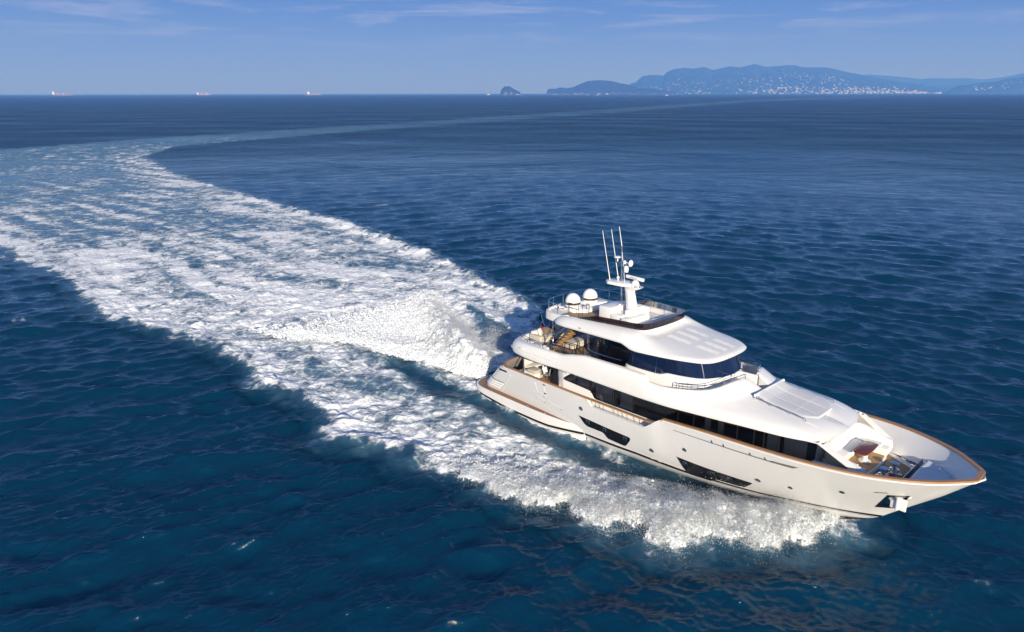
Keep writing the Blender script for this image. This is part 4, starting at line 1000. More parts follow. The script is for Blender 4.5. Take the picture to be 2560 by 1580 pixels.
# stern rails of the sundeck
def railing(name, path, z0, z1, posts, mat, r=.02, mid=None, parent=yacht):
    mb = MB(); mb.tube([(a, b, z1) for a, b in path], r, 6)
    if mid: mb.tube([(a, b, mid) for a, b in path], r * .7, 6)
    for i in posts: mb.tube([(path[i][0], path[i][1], z0), (path[i][0], path[i][1], z1)], r, 6)
    return mb.build(name, mat, parent)
railing("sundeck_rail", [(9.0, -2.38), (8.2, -2.32), (7.3, -2.3), (6.55, -2.2), (6.15, -1.85), (5.93, -1.2), (5.9, -.3)], 7.0, 7.58, (0, 2, 4, 5, 6), STEEL, .018)
railing("sundeck_rail", [(5.9, .3), (5.93, 1.2), (6.15, 1.85), (6.6, 2.2), (7.4, 2.3), (8.6, 2.33), (9.7, 2.3), (10.6, 2.25)], 7.0, 7.62, (0, 2, 4, 5, 7), STEEL, .016)
railing("stair_guard", [(8.05, -1.3), (7.3, -1.3), (7.3, -2.0)], 6.9, 7.5, (0, 1), DSTEEL, .018, 7.25)
railing("stair_guard", [(8.05, -.6), (8.25, -.6), (8.25, -1.2)], 6.9, 7.45, (0, 1, 2), DSTEEL, .018)
# smoked windbreak
gl_i = [i for i in range(NR) if RC2[i][0] > 9.0]
gp = [tuple(RC2[i]) for i in gl_i]
gr_ = MB()
def gtop(p, k, n): 
    f_ = min(1, k / 7.0); out = np.array([p[0] - 10.5, p[1] * 1.4]); out = out / np.linalg.norm(out); return (p[0] + out[0] * .05, p[1] + out[1] * .05 if abs(p[1]) > 1e-6 else 0, p[2] + .015 + .33 * f_)
gr_.grid([[(p[0], p[1], p[2] - .02) for p in gp], [gtop(p, k, len(gp)) for k, p in enumerate(gp)]]).mirror()
wsn = gr_.build("sundeck_windscreen", SMOKE, yacht, 60)
top = [gtop(p, k, len(gp)) for k, p in enumerate(gp)]
MB().tube([(p[0], p[1], p[2] + .005) for p in top] + [(p[0], -p[1], p[2] + .005) for p in top[-2::-1]], .012, 5).build("screen_edge", DKMET, wsn)
pr_ = MB(); pp = [(p[0] - .12, -p[1] - (.1 if -p[1] > 0 else 0) + .0, p[2] - .03) for p in top[4:]]
pr_.tube([(p[0], -q[1] - .12 if False else p[1] - .02, p[2] + .05) for p, q in zip(pp, top[4:])], .018, 6)
for k in range(0, len(pp), 18): pr_.tube([(pp[k][0], pp[k][1] - .02, 6.95), (pp[k][0], pp[k][1] - .02, pp[k][2] + .05)], .018, 6)
pr_.build("screen_rail", STEEL, wsn)
for k in range(6, len(gp), 9):
    p, q = gp[k], top[k]
    MB().lathe(((p[0] + q[0]) / 2, (p[1] + q[1]) / 2 - .012, (p[2] + q[2]) / 2 + .08), [(0, -.012), (.02, -.01), (.02, .01), (0, .012)], 8, 'y').build("screen_stud", STEEL, wsn)
for x in (10.9, 12.6):
    y = float(I_(x, RC2[:, 0], RC2[:, 1])); MB().tube([(x, y - .03, 7.19), (x, y - .06, 7.5)], .018, 6).build("screen_stanchion", STEEL, wsn)
# cream non-slip panels on the roof
for x0, x1 in ((13.95, 15.28), (15.62, 16.85)):
    for yc in (-.86, 0.0, .86):
        s_ = .05 if yc else 0
        pn = MB(); rws = []
        for x in np.linspace(x0, x1, 9):
            k = 1 - .13 * (x - 13.9) / 3
            rws.append([(x, yc * k + dy, roof_z(x, abs(yc * k + dy)) + .012) for dy in np.linspace(-.19, .19, 5)])
        pn.grid(rws); pn.build("roof_nonslip_panel", NONSKID, roof)
MB().tube([(9.6, -3.04, 6.82), (9.75, -3.04, 6.82)], .02, 6).build("roof_light", DKMET, roof)

# console, mast and seat on the sundeck
cs = MB(); cs.box(9.3, 10.2, -.98, .75, 6.88, 7.66, .06, 3); con = cs.build("sundeck_console", GEL, yacht)
cs = MB(); cs.box(10.18, 11.0, -1.02, .7, 6.88, 7.36, .06, 3); cs.build("console_bar", GEL, con)
cs = MB(); cs.box(11.02, 11.62, -1.2, .75, 6.88, 7.2, .05, 3); seat = cs.build("sundeck_seat", VINYL, yacht)
cs = MB(); cs.box(11.05, 11.6, -1.18, .73, 7.2, 7.3, .045, 3); cs.build("seat_cushion", VINYL, seat)
cs = MB(); cs.prism([(10.98, -.72), (10.98, .75), (11.5, .82), (11.55, .7), (11.16, .62), (11.13, -.72)], 7.2, 7.66, .05); cs.build("seat_back", VINYL, seat)
# mast: raked column with a head platform, pole and aerials
ms = MB()
sect = lambda x0, x1, hy, z: [(x0, -hy * .6, z), (x0 + .08, -hy, z), (x1 - .14, -hy, z), (x1, -hy * .5, z), (x1, hy * .5, z), (x1 - .14, hy, z), (x0 + .08, hy, z), (x0, hy * .6, z)]
ms.grid([sect(10.62, 11.3, .24, 7.2), sect(10.58, 11.2, .22, 7.7), sect(10.5, 11.05, .2, 8.3), sect(10.42, 10.92, .2, 8.75), sect(10.36, 10.86, .22, 8.96)], True)
mast = ms.build("mast", GEL, yacht, 50)
hd_ = MB(); hd_.prism([(9.2, -.3), (9.2, .3), (9.5, .52), (10.5, .5), (10.9, .3), (10.9, -.3), (10.5, -.5), (9.5, -.52)], 8.88, 9.05, .05); hd_.build("mast_head", GEL, mast)
br_ = MB(); br_.grid([[(10.75, -.22, 8.68), (10.75, -.26, 8.9), (10.75, .26, 8.9), (10.75, .22, 8.68)], [(11.2, -.22, 8.72), (11.2, -.28, 8.9), (11.2, .28, 8.9), (11.2, .22, 8.72)], [(11.52, -.12, 8.86), (11.52, -.16, 8.93), (11.52, .16, 8.93), (11.52, .12, 8.86)]], True); br_.build("radar_bracket", GEL, mast)
rd = MB(); rd.lathe((11.05, 0, 8.9), [(0, 0), (.2, 0), (.24, .1), (.2, .24), (.1, .34), (0, .36)], 20); rd.build("radar_pedestal", RADOME, mast)
ra = MB(); ra.box(10.42, 11.62, -.09, .09, 9.28, 9.46, .05, 3); ra.v = [(p[0], p[1], p[2] - .06 * (p[0] - 11.0)) for p in ra.v]; ra.build("radar_scanner", RADOME, mast)
def text(name, body, size, mat, parent, origin, xdir, ydir):
    cu = bpy.data.curves.new(name, 'FONT'); cu.body = body; cu.size = size; cu.extrude = 0.002; cu.resolution_u = 3
    tmp = bpy.data.objects.new(name, cu); C.objects.link(tmp)
    me = bpy.data.meshes.new_from_object(tmp.evaluated_get(bpy.context.evaluated_depsgraph_get())); bpy.data.objects.remove(tmp)
    xd = Vector(xdir).normalized(); yd = Vector(ydir).normalized(); zd = xd.cross(yd)
    me.transform(Matrix(((xd.x, yd.x, zd.x, origin[0]), (xd.y, yd.y, zd.y, origin[1]), (xd.z, yd.z, zd.z, origin[2]), (0, 0, 0, 1))))
    me.materials.clear(); me.materials.append(mat)
    o = bpy.data.objects.new(name, me); C.objects.link(o); o.parent = parent; return o
text("radar_lettering", "SIMRAD", .15, GREYT, mast, (10.72, -.094, 9.34), (1, 0, -.06), (.06, 0, 1))
text("deckhouse_lettering", "CUSTOM LINE", .11, GREYT, house, (7.95, -2.83, 3.83), (1, -.14, -.02), (0, 0, 1))
sr = MB(); sr.lathe((11.3, -.2, 8.98), [(0, -.06), (.07, -.06), (.09, .0), (.09, .18), (.07, .2), (0, .18)], 14, 'x'); sr.build("searchlight", RADOME, mast)
MB().lathe((11.49, -.2, 8.98), [(0, 0), (.06, 0), (.06, .012), (0, .012)], 14, 'x').build("searchlight_lens", RUB, mast)
MB().tube([(10.18, 0, 7.64), (10.1, 0, 9.3), (10.04, 0, 11.05)], [.045, .045, .03], 10).build("mast_pole", STEEL, mast)
MB().tube([(10.04, 0, 11.0), (9.8, 0, 12.12)], [.022, .014], 6).build("whip_aerial", RADOME, mast)
for x0, z0, x1, z1, y in ((9.42, 9.05, 8.78, 11.8, -.2), (9.72, 9.05, 9.09, 11.88, .2)):
    MB().tube([(x0, y, z0), (x0 - .06, y, z0 + .25), (x1, y, z1)], [.028, .022, .013], 6).build("whip_aerial", RADOME, mast)
MB().tube([(10.02, 0, 10.98), (10.28, -.05, 9.6), (10.34, -.05, 9.05)], .014, 6).build("mast_stay", RADOME, mast)
MB().tube([(9.7, .05, 10.12), (10.5, -.05, 10.05)], .018, 6).build("spreader", STEEL, mast)
MB().lathe((9.72, .05, 10.14), [(0, 0), (.04, 0), (.03, .14), (.2, .22), (.19, .27), (0, .31)], 18).build("gps_aerial", RADOME, mast)
MB().lathe((10.3, -.05, 10.1), [(0, 0), (.09, 0), (.09, .14), (0, .2)], 12).build("horn_body", RADOME, mast)
MB().lathe((10.33, -.08, 10.17), [(.03, 0), (.03, .2), (.05, .34), (.19, .42), (.17, .45), (0, .40)], 18, 'x').build("horn_trumpet", RADOME, mast)
MB().lathe((10.45, -.08, 9.62), [(0, 0), (.12, .02), (.14, .2), (.12, .36), (0, .38)], 14).build("mast_camera", RADOME, mast)
MB().lathe((9.84, .0, 9.05), [(0, 0), (.03, 0), (.03, .1), (.09, .14), (.08, .22), (0, .26)], 12).build("gps_aerial", RADOME, mast)
for y in (-.2, .2): MB().lathe((10.18, y, 7.66), [(0, 0), (.1, 0), (.1, .03), (.05, .1), (0, .12)], 12).build("pole_foot", RADOME, mast)

# ---- upper-deck fittings: stairs, rails, locker
for k in range(8):
    t = k / 7; x, z = 6.75 + 1.55 * t, 4.66 + 1.55 * t
    MB().box(x - .17, x + .17, -2.3, -1.5, z - .03, z + .03, .02).build("stair_tread", TEAKL, yacht)
for y in (-2.32, -1.48):
    MB().tube([(6.55, y, 4.5), (8.35, y, 6.3)], .03, 6).build("stair_string", DSTEEL, yacht)
    MB().tube([(6.5, y, 4.95), (8.2, y, 6.6)], .022, 6).build("stair_handrail", STEEL, yacht)
railing("stern_rail", [(8.3, -3.2), (7.0, -3.2), (5.8, -3.08), (5.0, -2.88), (4.45, -2.45), (4.18, -1.7), (4.08, -.4)], 4.98, 5.34, (0, 1, 2, 4, 6), DSTEEL, .022)
railing("stern_rail", [(4.08, .4), (4.18, 1.7), (4.45, 2.45), (5.0, 2.88), (5.8, 3.08), (7.0, 3.2), (8.3, 3.2)], 4.98, 5.34, (0, 2, 4, 5, 6), DSTEEL, .022)
railing("stairwell_rail", [(7.3, -2.75), (8.2, -2.75), (8.9, -2.72), (8.95, -2.55)], 4.46, 5.3, (0, 1, 2, 3), DSTEEL, .026, 5.05)
railing("stairwell_rail", [(7.6, -1.95), (8.5, -1.95), (9.05, -1.98)], 4.46, 5.3, (0, 1, 2), DSTEEL, .026)
MB().box(7.35, 8.8, -3.02, -2.5, 4.46, 4.62, .02).build("stairwell_coaming", GEL, yacht)
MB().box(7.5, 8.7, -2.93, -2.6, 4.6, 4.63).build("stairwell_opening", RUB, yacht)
lk = MB(); lk.prism([(4.45, -2.45), (4.9, -2.85), (6.55, -3.1), (6.75, -2.35), (5.3, -1.95), (4.45, -1.95)], 4.45, 4.82, .04); lk = lk.build("deck_locker", GEL, yacht)
MB().box(4.75, 5.4, -2.6, -2.1, 4.82, 4.87, .02).build("locker_pad", FABW, lk)
MB().box(5.5, 6.4, -2.75, -2.3, 4.82, 4.87, .02).build("locker_pad", FABW, lk)

# ---- foredeck: sunken sofa, table, windlasses, bow sunpad
sf = MB()
U = lambda xo, yo, xe, w, n=10: [(xe, -yo)] + [(xo + .5 * (1 - math.sin(t)), -yo + .5 * (1 - math.cos(t))) for t in np.linspace(0, math.pi / 2, n)][0:0] + [(xo + .45, -yo), (xo + .15, -yo + .12), (xo, -yo + .45), (xo - .06, 0), (xo, yo - .45), (xo + .15, yo - .12), (xo + .45, yo), (xe, yo)]
outer, inner = U(22.72, 2.02, 24.36, 0), U(23.42, 1.22, 24.42, 0)
# plinth
bz_ = [(22.6, -2.1), (24.2, -2.0), (24.42, -1.3), (24.5, -.5), (24.52, 0), (24.5, .5), (24.42, 1.3), (24.2, 2.0), (22.6, 2.1)]
sf.prism(bz_, 2.86, 3.06, .03); sofa = sf.build("foredeck_sofa_base", GEL, yacht)
sg = MB(); sg.prism([(23.35, -1.22), (24.36, -1.22), (24.44, -.5), (24.45, 0), (24.44, .5), (24.36, 1.22), (23.35, 1.22)], 3.06, 3.068); sg.build("sofa_sole", TEAKL, sofa)
sg = MB(); sg.prism(outer + inner[::-1], 3.05, 3.38, .03); sg.build("sofa_seat", VINYL, sofa)
sg = MB(); 
for poly in ([(23.0, -1.15), (23.42, -1.15), (23.42, 1.15), (23.0, 1.15)], [(23.05, -1.7), (24.1, -1.65), (24.1, -1.24), (23.05, -1.22)], [(23.05, 1.7), (24.1, 1.65), (24.1, 1.24), (23.05, 1.22)]):
    MB().prism(poly, 3.38, 3.47, .03).build("sofa_cushion", PADW, sofa)
ub = curve([(24.36, -1.95, 3.62), (23.9, -1.95, 3.72), (23.3, -1.93, 3.92), (22.9, -1.7, 4.05), (22.74, -1.2, 4.08), (22.7, 0, 4.08), (22.74, 1.2, 4.08), (22.9, 1.7, 4.05), (23.3, 1.93, 3.92), (23.9, 1.95, 3.72), (24.36, 1.95, 3.62)], 60)
uc = [(23.6 - p[0], -p[1]) for p in ub]
rws = []
for p in ub:
    d = np.array([23.75 - p[0], -p[1]]) if abs(p[1]) < 1.6 else np.array([0.15, -p[1]]); d = d / np.linalg.norm(d)
    rws.append([(p[0] - d[0] * .05, p[1] - d[1] * .05, 3.0), (p[0] - d[0] * .05, p[1] - d[1] * .05, p[2]), (p[0] + d[0] * .16, p[1] + d[1] * .16, p[2] + .02), (p[0] + d[0] * .36, p[1] + d[1] * .36, 3.4)])
sg = MB().grid(rws); k = len(sg.v); sg.f.append((0, 1, 2, 3)); sg.f.append((k - 4, k - 3, k - 2, k - 1)); sg.build("sofa_backrest", VINYL, sofa, 40)
# front wall under the coachroof brim
sg = MB(); sg.grid([[(22.62 + .0 * y, y, 3.0) for y in np.linspace(-2.25, 2.25, 20)], [(22.75 - .02 * abs(y), y, 4.34) for y in np.linspace(-2.25, 2.25, 20)]]); sg.build("deckhouse_front", GEL, house)
for s_ in (-1, 1):
    st_ = MB(); st_.grid([[(22.72, s_ * 2.33, 4.34), (22.95, s_ * 2.31, 4.34), (22.95, s_ * 2.08, 4.34), (22.72, s_ * 2.1, 4.34)], [(23.98, s_ * 2.15, 3.60), (24.28, s_ * 2.1, 3.62), (24.28, s_ * 1.88, 3.62), (23.98, s_ * 1.92, 3.60)], [(24.12, s_ * 2.12, 3.2), (24.4, s_ * 2.08, 3.2), (24.4, s_ * 1.88, 3.2), (24.12, s_ * 1.92, 3.2)]], True)
    st_.build("deckhouse_strut", GEL, house)
    sk_ = MB(); sk_.grid([[(x, s_ * (float(hw(x)) - .02), z) for x in np.linspace(22.6, 24.3, 8)] for z in (2.86, 3.5)]); sk_.build("deckhouse_skirt", GEL, house)
# table
tb = MB(); tb.prism([(23.62, -.62), (23.68, -.7), (23.9, -.74), (24.12, -.7), (24.18, -.62), (24.22, 0.05), (24.18, .74), (24.12, .82), (23.9, .86), (23.68, .82), (23.62, .74), (23.58, .05)], 3.66, 3.71, .012)
table = tb.build("table_top", VARN, yacht)
MB().lathe((23.92, .05, 3.07), [(0, 0), (.26, 0), (.26, .03), (.12, .05), (.1, .1), (.1, .58), (0, .6)], 20).build("table_pedestal", GEL, yacht)
# bow platform and side coamings, pad on top
bp_ = MB(); xs3 = np.linspace(25.72, float(xstem(3.1)) - .3, 16)
port = [(x, max(.05, float(HY(x, 3.1)) - .2)) for x in xs3]
bp_.prism([(25.7, -.75), (25.95, -.95)] + [(25.72, -1.6)] + [(x, -y) for x, y in port] + [(x, y) for x, y in port[::-1]] + [(25.72, 1.6), (25.95, .95), (25.7, .75)], 3.1, 3.32, .03)
bow = bp_.build("bow_platform", GEL, yacht)
ri_ = MB(); rp = [(25.74, -float(HY(25.74, 2.9)) + .25), (25.74, -1.6), (25.97, -.95), (25.72, -.75), (25.72, .75), (25.97, .95), (25.74, 1.6), (25.74, float(HY(25.74, 2.9)) - .25)]
ri_.grid([[(p[0], p[1], z) for p in rp] for z in (2.87, 3.2)]); ri_.build("bow_step_riser", GEL, yacht, 0)
for s_ in (-1, 1):
    wd_ = MB(); pl2 = [(24.15, s_ * 2.0), (25.45, s_ * 1.2), (25.68, s_ * 1.25), (25.7, s_ * (float(HY(25.7, 2.84)) - .2)), (24.15, s_ * (float(HY(24.15, 2.84)) - .2))]
    wd_.prism(pl2 if s_ > 0 else pl2[::-1], 2.86, 2.92, .01); wd_.build("deck_margin", GEL, yacht)
pad2 = []
for x in np.linspace(25.95, 27.2, 22):
    hwid = min(float(I_(x, [25.95, 26.7, 27.2], [1.72, 1.45, .85])), float(HY(x, 3.25)) - .30)
    pad2.append([(x, y, 3.33 + .09 * min(1, (hwid - abs(y)) / .05, (x - 25.94) / .04, (27.21 - x) / .04)) for y in np.linspace(-hwid, hwid, 31)])
bpad = MB().grid(pad2).build("bow_sunpad", PADW, bow, 50)
for y in (-.6, .6): MB().tube([(x, y, 3.424) for x in np.linspace(26.0, 27.1, 5)], .008, 5).build("pad_seam", GEL, bpad)
# switch well with four dark buttons
ax = Vector((25.62 - 25.2, 1.32 - 1.52, 0)).normalized()
ww = MB(); ww.box(-.3, .3, -.1, .1, 0, .03, .014, 3); ww.xf(Matrix.Translation((25.5, 1.62, 2.93)) @ Matrix.Rotation(math.atan2(ax.y, ax.x), 4, 'Z')); wel = ww.build("windlass_switch_panel", GREYC, yacht)
for k in range(4):
    t = -.21 + .14 * k; p = Vector((25.5, 1.62, 2.96)) + ax * t
    MB().lathe(p, [(0, .02), (.045, .02), (.055, 0), (.05, -.01)], 12).build("foot_switch", RUB, wel)
for (x, y, z) in ((25.05, 1.62, 2.93), (25.55, 1.28, 2.93)):
    cl = MB(); cl.tube([(x - .18, y + .1, z + .02), (x - .1, y + .06, z + .07), (x + .1, y - .06, z + .07), (x + .18, y - .1, z + .02)], .022, 6); cl.lathe((x, y, z - .05), [(0, 0), (.13, 0), (.12, .02), (0, .03)], 16); cl.build("mooring_cleat", CHROME, yacht)
for x, y in ((24.95, -.72), (25.12, .1)):
    wl_ = MB(); wl_.lathe((x, y, 2.87), [(0, 0), (.24, 0), (.24, .05), (.18, .1), (.18, .24), (.2, .26), (.1, .3), (.09, .44), (.17, .5), (.18, .54), (.1, .55), (0, .55)], 20)
    wl_.box(x - .1, x + .36, y - .26, y - .1, 2.88, 3.06, .03); wl_.box(x - .3, x - .1, y - .1, y + .1, 2.88, 3.02, .03)
    wl_.build("anchor_windlass", CHROME, yacht)
MB().box(25.28, 25.36, -.35, .35, 2.88, 3.0, .015).build("chain_cover", TEAKC, yacht)
MB().grid([[(22.2, 3.44, 3.66), (22.55, 3.42, 3.42)], [(23.05, 3.36, 3.68), (22.56, 3.41, 3.43)]]).build("freeing_port_glass", GLASSB, yacht, 0)
MB().tube([(26.6, y, z) for y, z in ((2.02, 3.95), (1.93, 3.6), (1.86, 3.34))], .012, 5).build("lining_seam", GEL, yacht)

# ------------------------------------------------------------------ loose things on the decks
def onboard(name, x, y, z, label, cat, group=None, rz=0):
    return empty(name, label, cat, group, YM @ Matrix.Translation((x, y, z)) @ Matrix.Rotation(rz, 4, 'Z'))
u = onboard("deck_sofa", 4.75, 0, 4.455, "long beige sofa along the stern rail of the upper deck, under the flag", "sofa")
MB().box(-.3, .6, -1.6, 1.6, .08, .3, .04, 3).build("sofa_base", BEIGE, u)
for y0, y1 in ((-1.32, -.02), (.02, 1.32)): MB().box(-.1, .6, y0, y1, .3, .42, .05, 3).build("seat_cushion", BEIGE, u)
MB().box(-.42, -.15, -1.6, 1.6, .1, .72, .06, 3).build("sofa_back", BEIGEL, u)
for s_ in (-1, 1): MB().box(-.4, .6, s_ * 1.6 - .14, s_ * 1.6 + .14, .08, .56, .05, 3).build("armrest", BEIGE, u)
def cushion(x, y, z, mat, lab, tilt, rz=0, s=.24):
    o = MB(); P = []
    for i in np.linspace(-1, 1, 9):
        P.append([(s * i * (1 - .08 * j * j), s * j * (1 - .08 * i * i), .09 * (1 - i ** 4) * (1 - j ** 4)) for j in np.linspace(-1, 1, 9)])
    Q = [[(p[0], p[1], -p[2]) for p in r] for r in P]
    o.grid(P).grid(Q)
    q = o.build("throw_cushion", mat, None, 60)
    q.matrix_world = YM @ Matrix.Translation((x, y, z)) @ Matrix.Rotation(rz, 4, 'Z') @ Matrix.Rotation(tilt, 4, 'Y')
    tag(q, lab, "cushion", "cushions on the upper deck sofa")
cushion(4.72, -1.12, 5.08, BEIGEL, "cream cushion on the upper deck sofa, nearest its starboard arm", 1.2, .3)
cushion(4.82, -.62, 5.08, BROWNC, "dark brown cushion tilted against a cream one on the upper deck sofa", 1.15, -.35)
cushion(4.75, -.1, 5.08, BROWNC, "brown cushion in the middle of the upper deck sofa, behind the flagstaff", 1.15, .2)
cushion(4.72, .5, 5.08, BEIGEL, "cream cushion on the upper deck sofa, nearest the stair treads", 1.2, -.2)
db = onboard("daybed", 6.95, .15, 4.455, "wide low beige daybed on the teak upper deck beside the stairs", "daybed")
MB().box(-.42, .42, -1.15, 1.0, .06, .28, .04, 3).build("daybed_base", BEIGE, db)
MB().box(-.43, .43, -1.16, 1.01, .28, .42, .05, 3).build("daybed_mattress", BEIGE, db)
sb2 = onboard("cockpit_sofa", 3.75, 0.2, 2.11, "cream sofa across the after cockpit under the upper deck overhang", "sofa")
MB().box(-.35, .45, -1.5, 1.9, 0, .42, .04, 3).build("sofa_base", VINYL, sb2)
MB().box(-.3, .45, -1.48, 1.88, .42, .52, .04, 3).build("seat_cushion", BEIGEL, sb2)
MB().box(-.42, -.2, -1.5, 1.9, .2, .95, .05, 3).build("sofa_back", BEIGEL, sb2)
pf = onboard("cockpit_pouf", 4.62, -1.5, 2.11, "square pouf with a beige top and white sides in the after cockpit", "pouf")
MB().box(-.38, .38, -.34, .34, 0, .36, .03, 3).build("pouf_base", VINYL, pf)
MB().box(-.385, .385, -.345, .345, .36, .56, .05, 3).build("pouf_cushion", BEIGE, pf)
pf = onboard("side_table", 3.95, -1.85, 2.11, "low white side table between the cockpit sofa and the stern rail", "table")
MB().box(-.28, .28, -.26, .26, .3, .36, .02, 2).build("table_top", VINYL, pf); MB().box(-.2, .2, -.2, .2, 0, .3, .02).build("table_base", VINYL, pf)
ch = onboard("deck_chair", 5.55, -1.35, 2.11, "grey sling armchair facing aft beside the white deckhouse wall", "chair", rz=.25)
MB().box(-.25, .27, -.25, .25, .40, .45, .02).build("seat", GREYC, ch)
bkk = MB(); bkk.box(.22, .27, -.25, .25, .45, .92, .02); bkk.v = [(p[0] + (p[2] - .45) * .3, p[1], p[2]) for p in bkk.v]; bkk.build("backrest", GREYC, ch)
for sx in (-.23, .25):
    for sy in (-.25, .25): MB().tube([(sx, sy, 0), (sx, sy, .64 if sx < 0 else .5)], .016, 6).build("leg", DKMET, ch)
for sy in (-.27, .27): MB().box(-.25, .3, sy - .025, sy + .025, .63, .66, .01).build("armrest", DKMET, ch)
o = MB(); P = []
for i in np.linspace(-1, 1, 7): P.append([(.2 * i, .2 * j, .07 * (1 - i ** 4) * (1 - j ** 4)) for j in np.linspace(-1, 1, 7)])
o.grid(P).grid([[(p[0], p[1], -p[2]) for p in r] for r in P]); q = o.build("throw_cushion", WHITEF, None, 60)
q.matrix_world = YM @ Matrix.Translation((5.42, -1.38, 2.78)) @ Matrix.Rotation(1.2, 4, 'Y'); tag(q, "white cushion standing on the grey cockpit armchair", "cushion")
# ensign on its staff
fg = onboard("ensign_flag", 4.16, 0, 4.6, "green, white and red flag wrapped round its staff at the stern", "flag")
MB().tube([(0, 0, .1), (-.55, 0, 1.35)], .02, 6).build("flag_staff", STEEL, fg)
def fcloth(z0, z1, mat, w, name):
    R_ = []
    for t in np.linspace(0, 1, 12):
        z = z0 + (z1 - z0) * t; xx = -.44 * (z - .1) / 1.0
        R_.append([(xx - w * s * (.6 + .4 * math.sin(3 * t + 1)), .06 * math.sin(9 * s + 6 * t) * s * 2, z - .12 * s) for s in np.linspace(0, 1, 9)])
    MB().grid(R_).build(name, mat, fg, 60)
fcloth(.86, 1.3, GREEN, .20, "green_stripe"); fcloth(.70, .86, WHITEF, .12, "white_stripe"); fcloth(.36, .70, RED, .34, "red_stripe")

# ------------------------------------------------------------------ far coast, islands, ships
F_, CP, SP = 1661.23, math.cos(PITCH), math.sin(PITCH)
def far(px, py, D):
    """a point of the coast seen in that direction, D metres out"""
    u = -(py - 790) / F_; fw = CP + u * SP; up = -SP + u * CP
    return ((px - 1280) / F_ / fw * D, D, CAM_H + D * up / fw)
def hill_material(name, green, rock, rocky, shore):
    m, n, l, b = newmat(name)
    t = n.new("ShaderNodeNewGeometry"); s = n.new("ShaderNodeSeparateXYZ"); l.new(t.outputs["Position"], s.inputs[0])
    z1 = n.new("ShaderNodeTexNoise"); z1.inputs["Scale"].default_value = 0.006; z1.inputs["Detail"].default_value = 8; l.new(t.outputs["Position"], z1.inputs["Vector"])
    z2 = n.new("ShaderNodeTexNoise"); z2.inputs["Scale"].default_value = 0.02; z2.inputs["Detail"].default_value = 8; z2.inputs["Roughness"].default_value = 0.65; l.new(t.outputs["Position"], z2.inputs["Vector"])
    c = n.new("ShaderNodeMixRGB"); c.inputs[1].default_value = (*[g * .55 for g in green], 1); c.inputs[2].default_value = (*[g * 1.5 for g in green], 1); l.new(z1.outputs[0], c.inputs[0])
    hz = n.new("ShaderNodeMapRange"); hz.inputs[1].default_value = shore; hz.inputs[2].default_value = 0; hz.inputs[3].default_value = 0; hz.inputs[4].default_value = rocky; l.new(s.outputs[2], hz.inputs[0])
    ad = n.new("ShaderNodeMath"); ad.operation = 'ADD'; l.new(z2.outputs[0], ad.inputs[0]); l.new(hz.outputs[0], ad.inputs[1])
    th = n.new("ShaderNodeMapRange"); th.inputs[1].default_value = 0.70; th.inputs[2].default_value = 0.80; l.new(ad.outputs[0], th.inputs[0])
    x = n.new("ShaderNodeMixRGB"); l.new(th.outputs[0], x.inputs[0]); l.new(c.outputs[0], x.inputs[1]); x.inputs[2].default_value = (*rock, 1)
    l.new(x.outputs[0], b.inputs["Base Color"]); b.inputs["Roughness"].default_value = 0.95; b.inputs["Specular IOR Level"].default_value = 0.1
    return m
HM1 = hill_material("wooded_island", (0.030, 0.045, 0.030), (0.50, 0.44, 0.40), 0.20, 60)
HM2 = hill_material("wooded_coast_hills", (0.028, 0.048, 0.034), (0.34, 0.31, 0.28), 0.10, 50)
HILLS = {}
def hill(key, sil, D, depth, mat, seed, rough=0.25, nx=160, nk=26):
    sil = np.array(sil, float); px = np.linspace(sil[0, 0], sil[-1, 0], nx); py = np.interp(px, sil[:, 0], sil[:, 1])
    G = np.zeros((nk * 2 - 1, nx, 3))
    for k in range(nk * 2 - 1):
        t = k / (nk - 1); y = D + depth * t
        X = np.array([far(a, b, D + depth) for a, b in zip(px, py)])
        xx = X[:, 0] * y / (D + depth); rz = np.maximum(X[:, 2], 1)
        if t <= 1:
            n_ = np.abs(fbm(xx / 420.0, np.full(nx, y) / 700.0, 4, seed)); e = t ** 0.75
            z = rz * e * (1 - rough * 2.2 * n_ * (1 - t) ** .6) + (0 if t > 0 else -4)
            z = np.minimum(z, CAM_H + (X[:, 2] - CAM_H) * y / (D + depth))
        else:
            z = rz * (1 - (t - 1)) - 4 * (t - 1)
        G[k, :, 0] = xx; G[k, :, 1] = y; G[k, :, 2] = z
    idx = np.arange(G.shape[0] * nx).reshape(G.shape[0], nx)
    q = np.stack([idx[:-1, :-1], idx[:-1, 1:], idx[1:, 1:], idx[1:, :-1]], 2).reshape(-1, 4)
    o = fastmesh(key, G.reshape(-1, 3), q, mat); tag(o, kind="structure")
    HILLS[key] = (px, G[:nk], D, depth)
    return o
hill("islet", [(1251, 231), (1254, 223), (1261.4, 216.6), (1267, 213.7), (1275.7, 216.6), (1285.7, 222.9), (1294, 227), (1301, 231)], 8200, 220, HM1, 61, .2, 60, 16)
hill("island", [(1366, 231.5), (1369, 226), (1371.4, 222), (1388.6, 222), (1400, 218.6), (1417, 221), (1434, 217.7), (1451, 210), (1471.4, 202.3), (1500, 200.6), (1528.6, 202.9), (1551.4, 208.6), (1571.4, 212), (1600, 220), (1657, 226), (1690, 231)], 9000, 700, HM1, 63, .3, 180, 24)
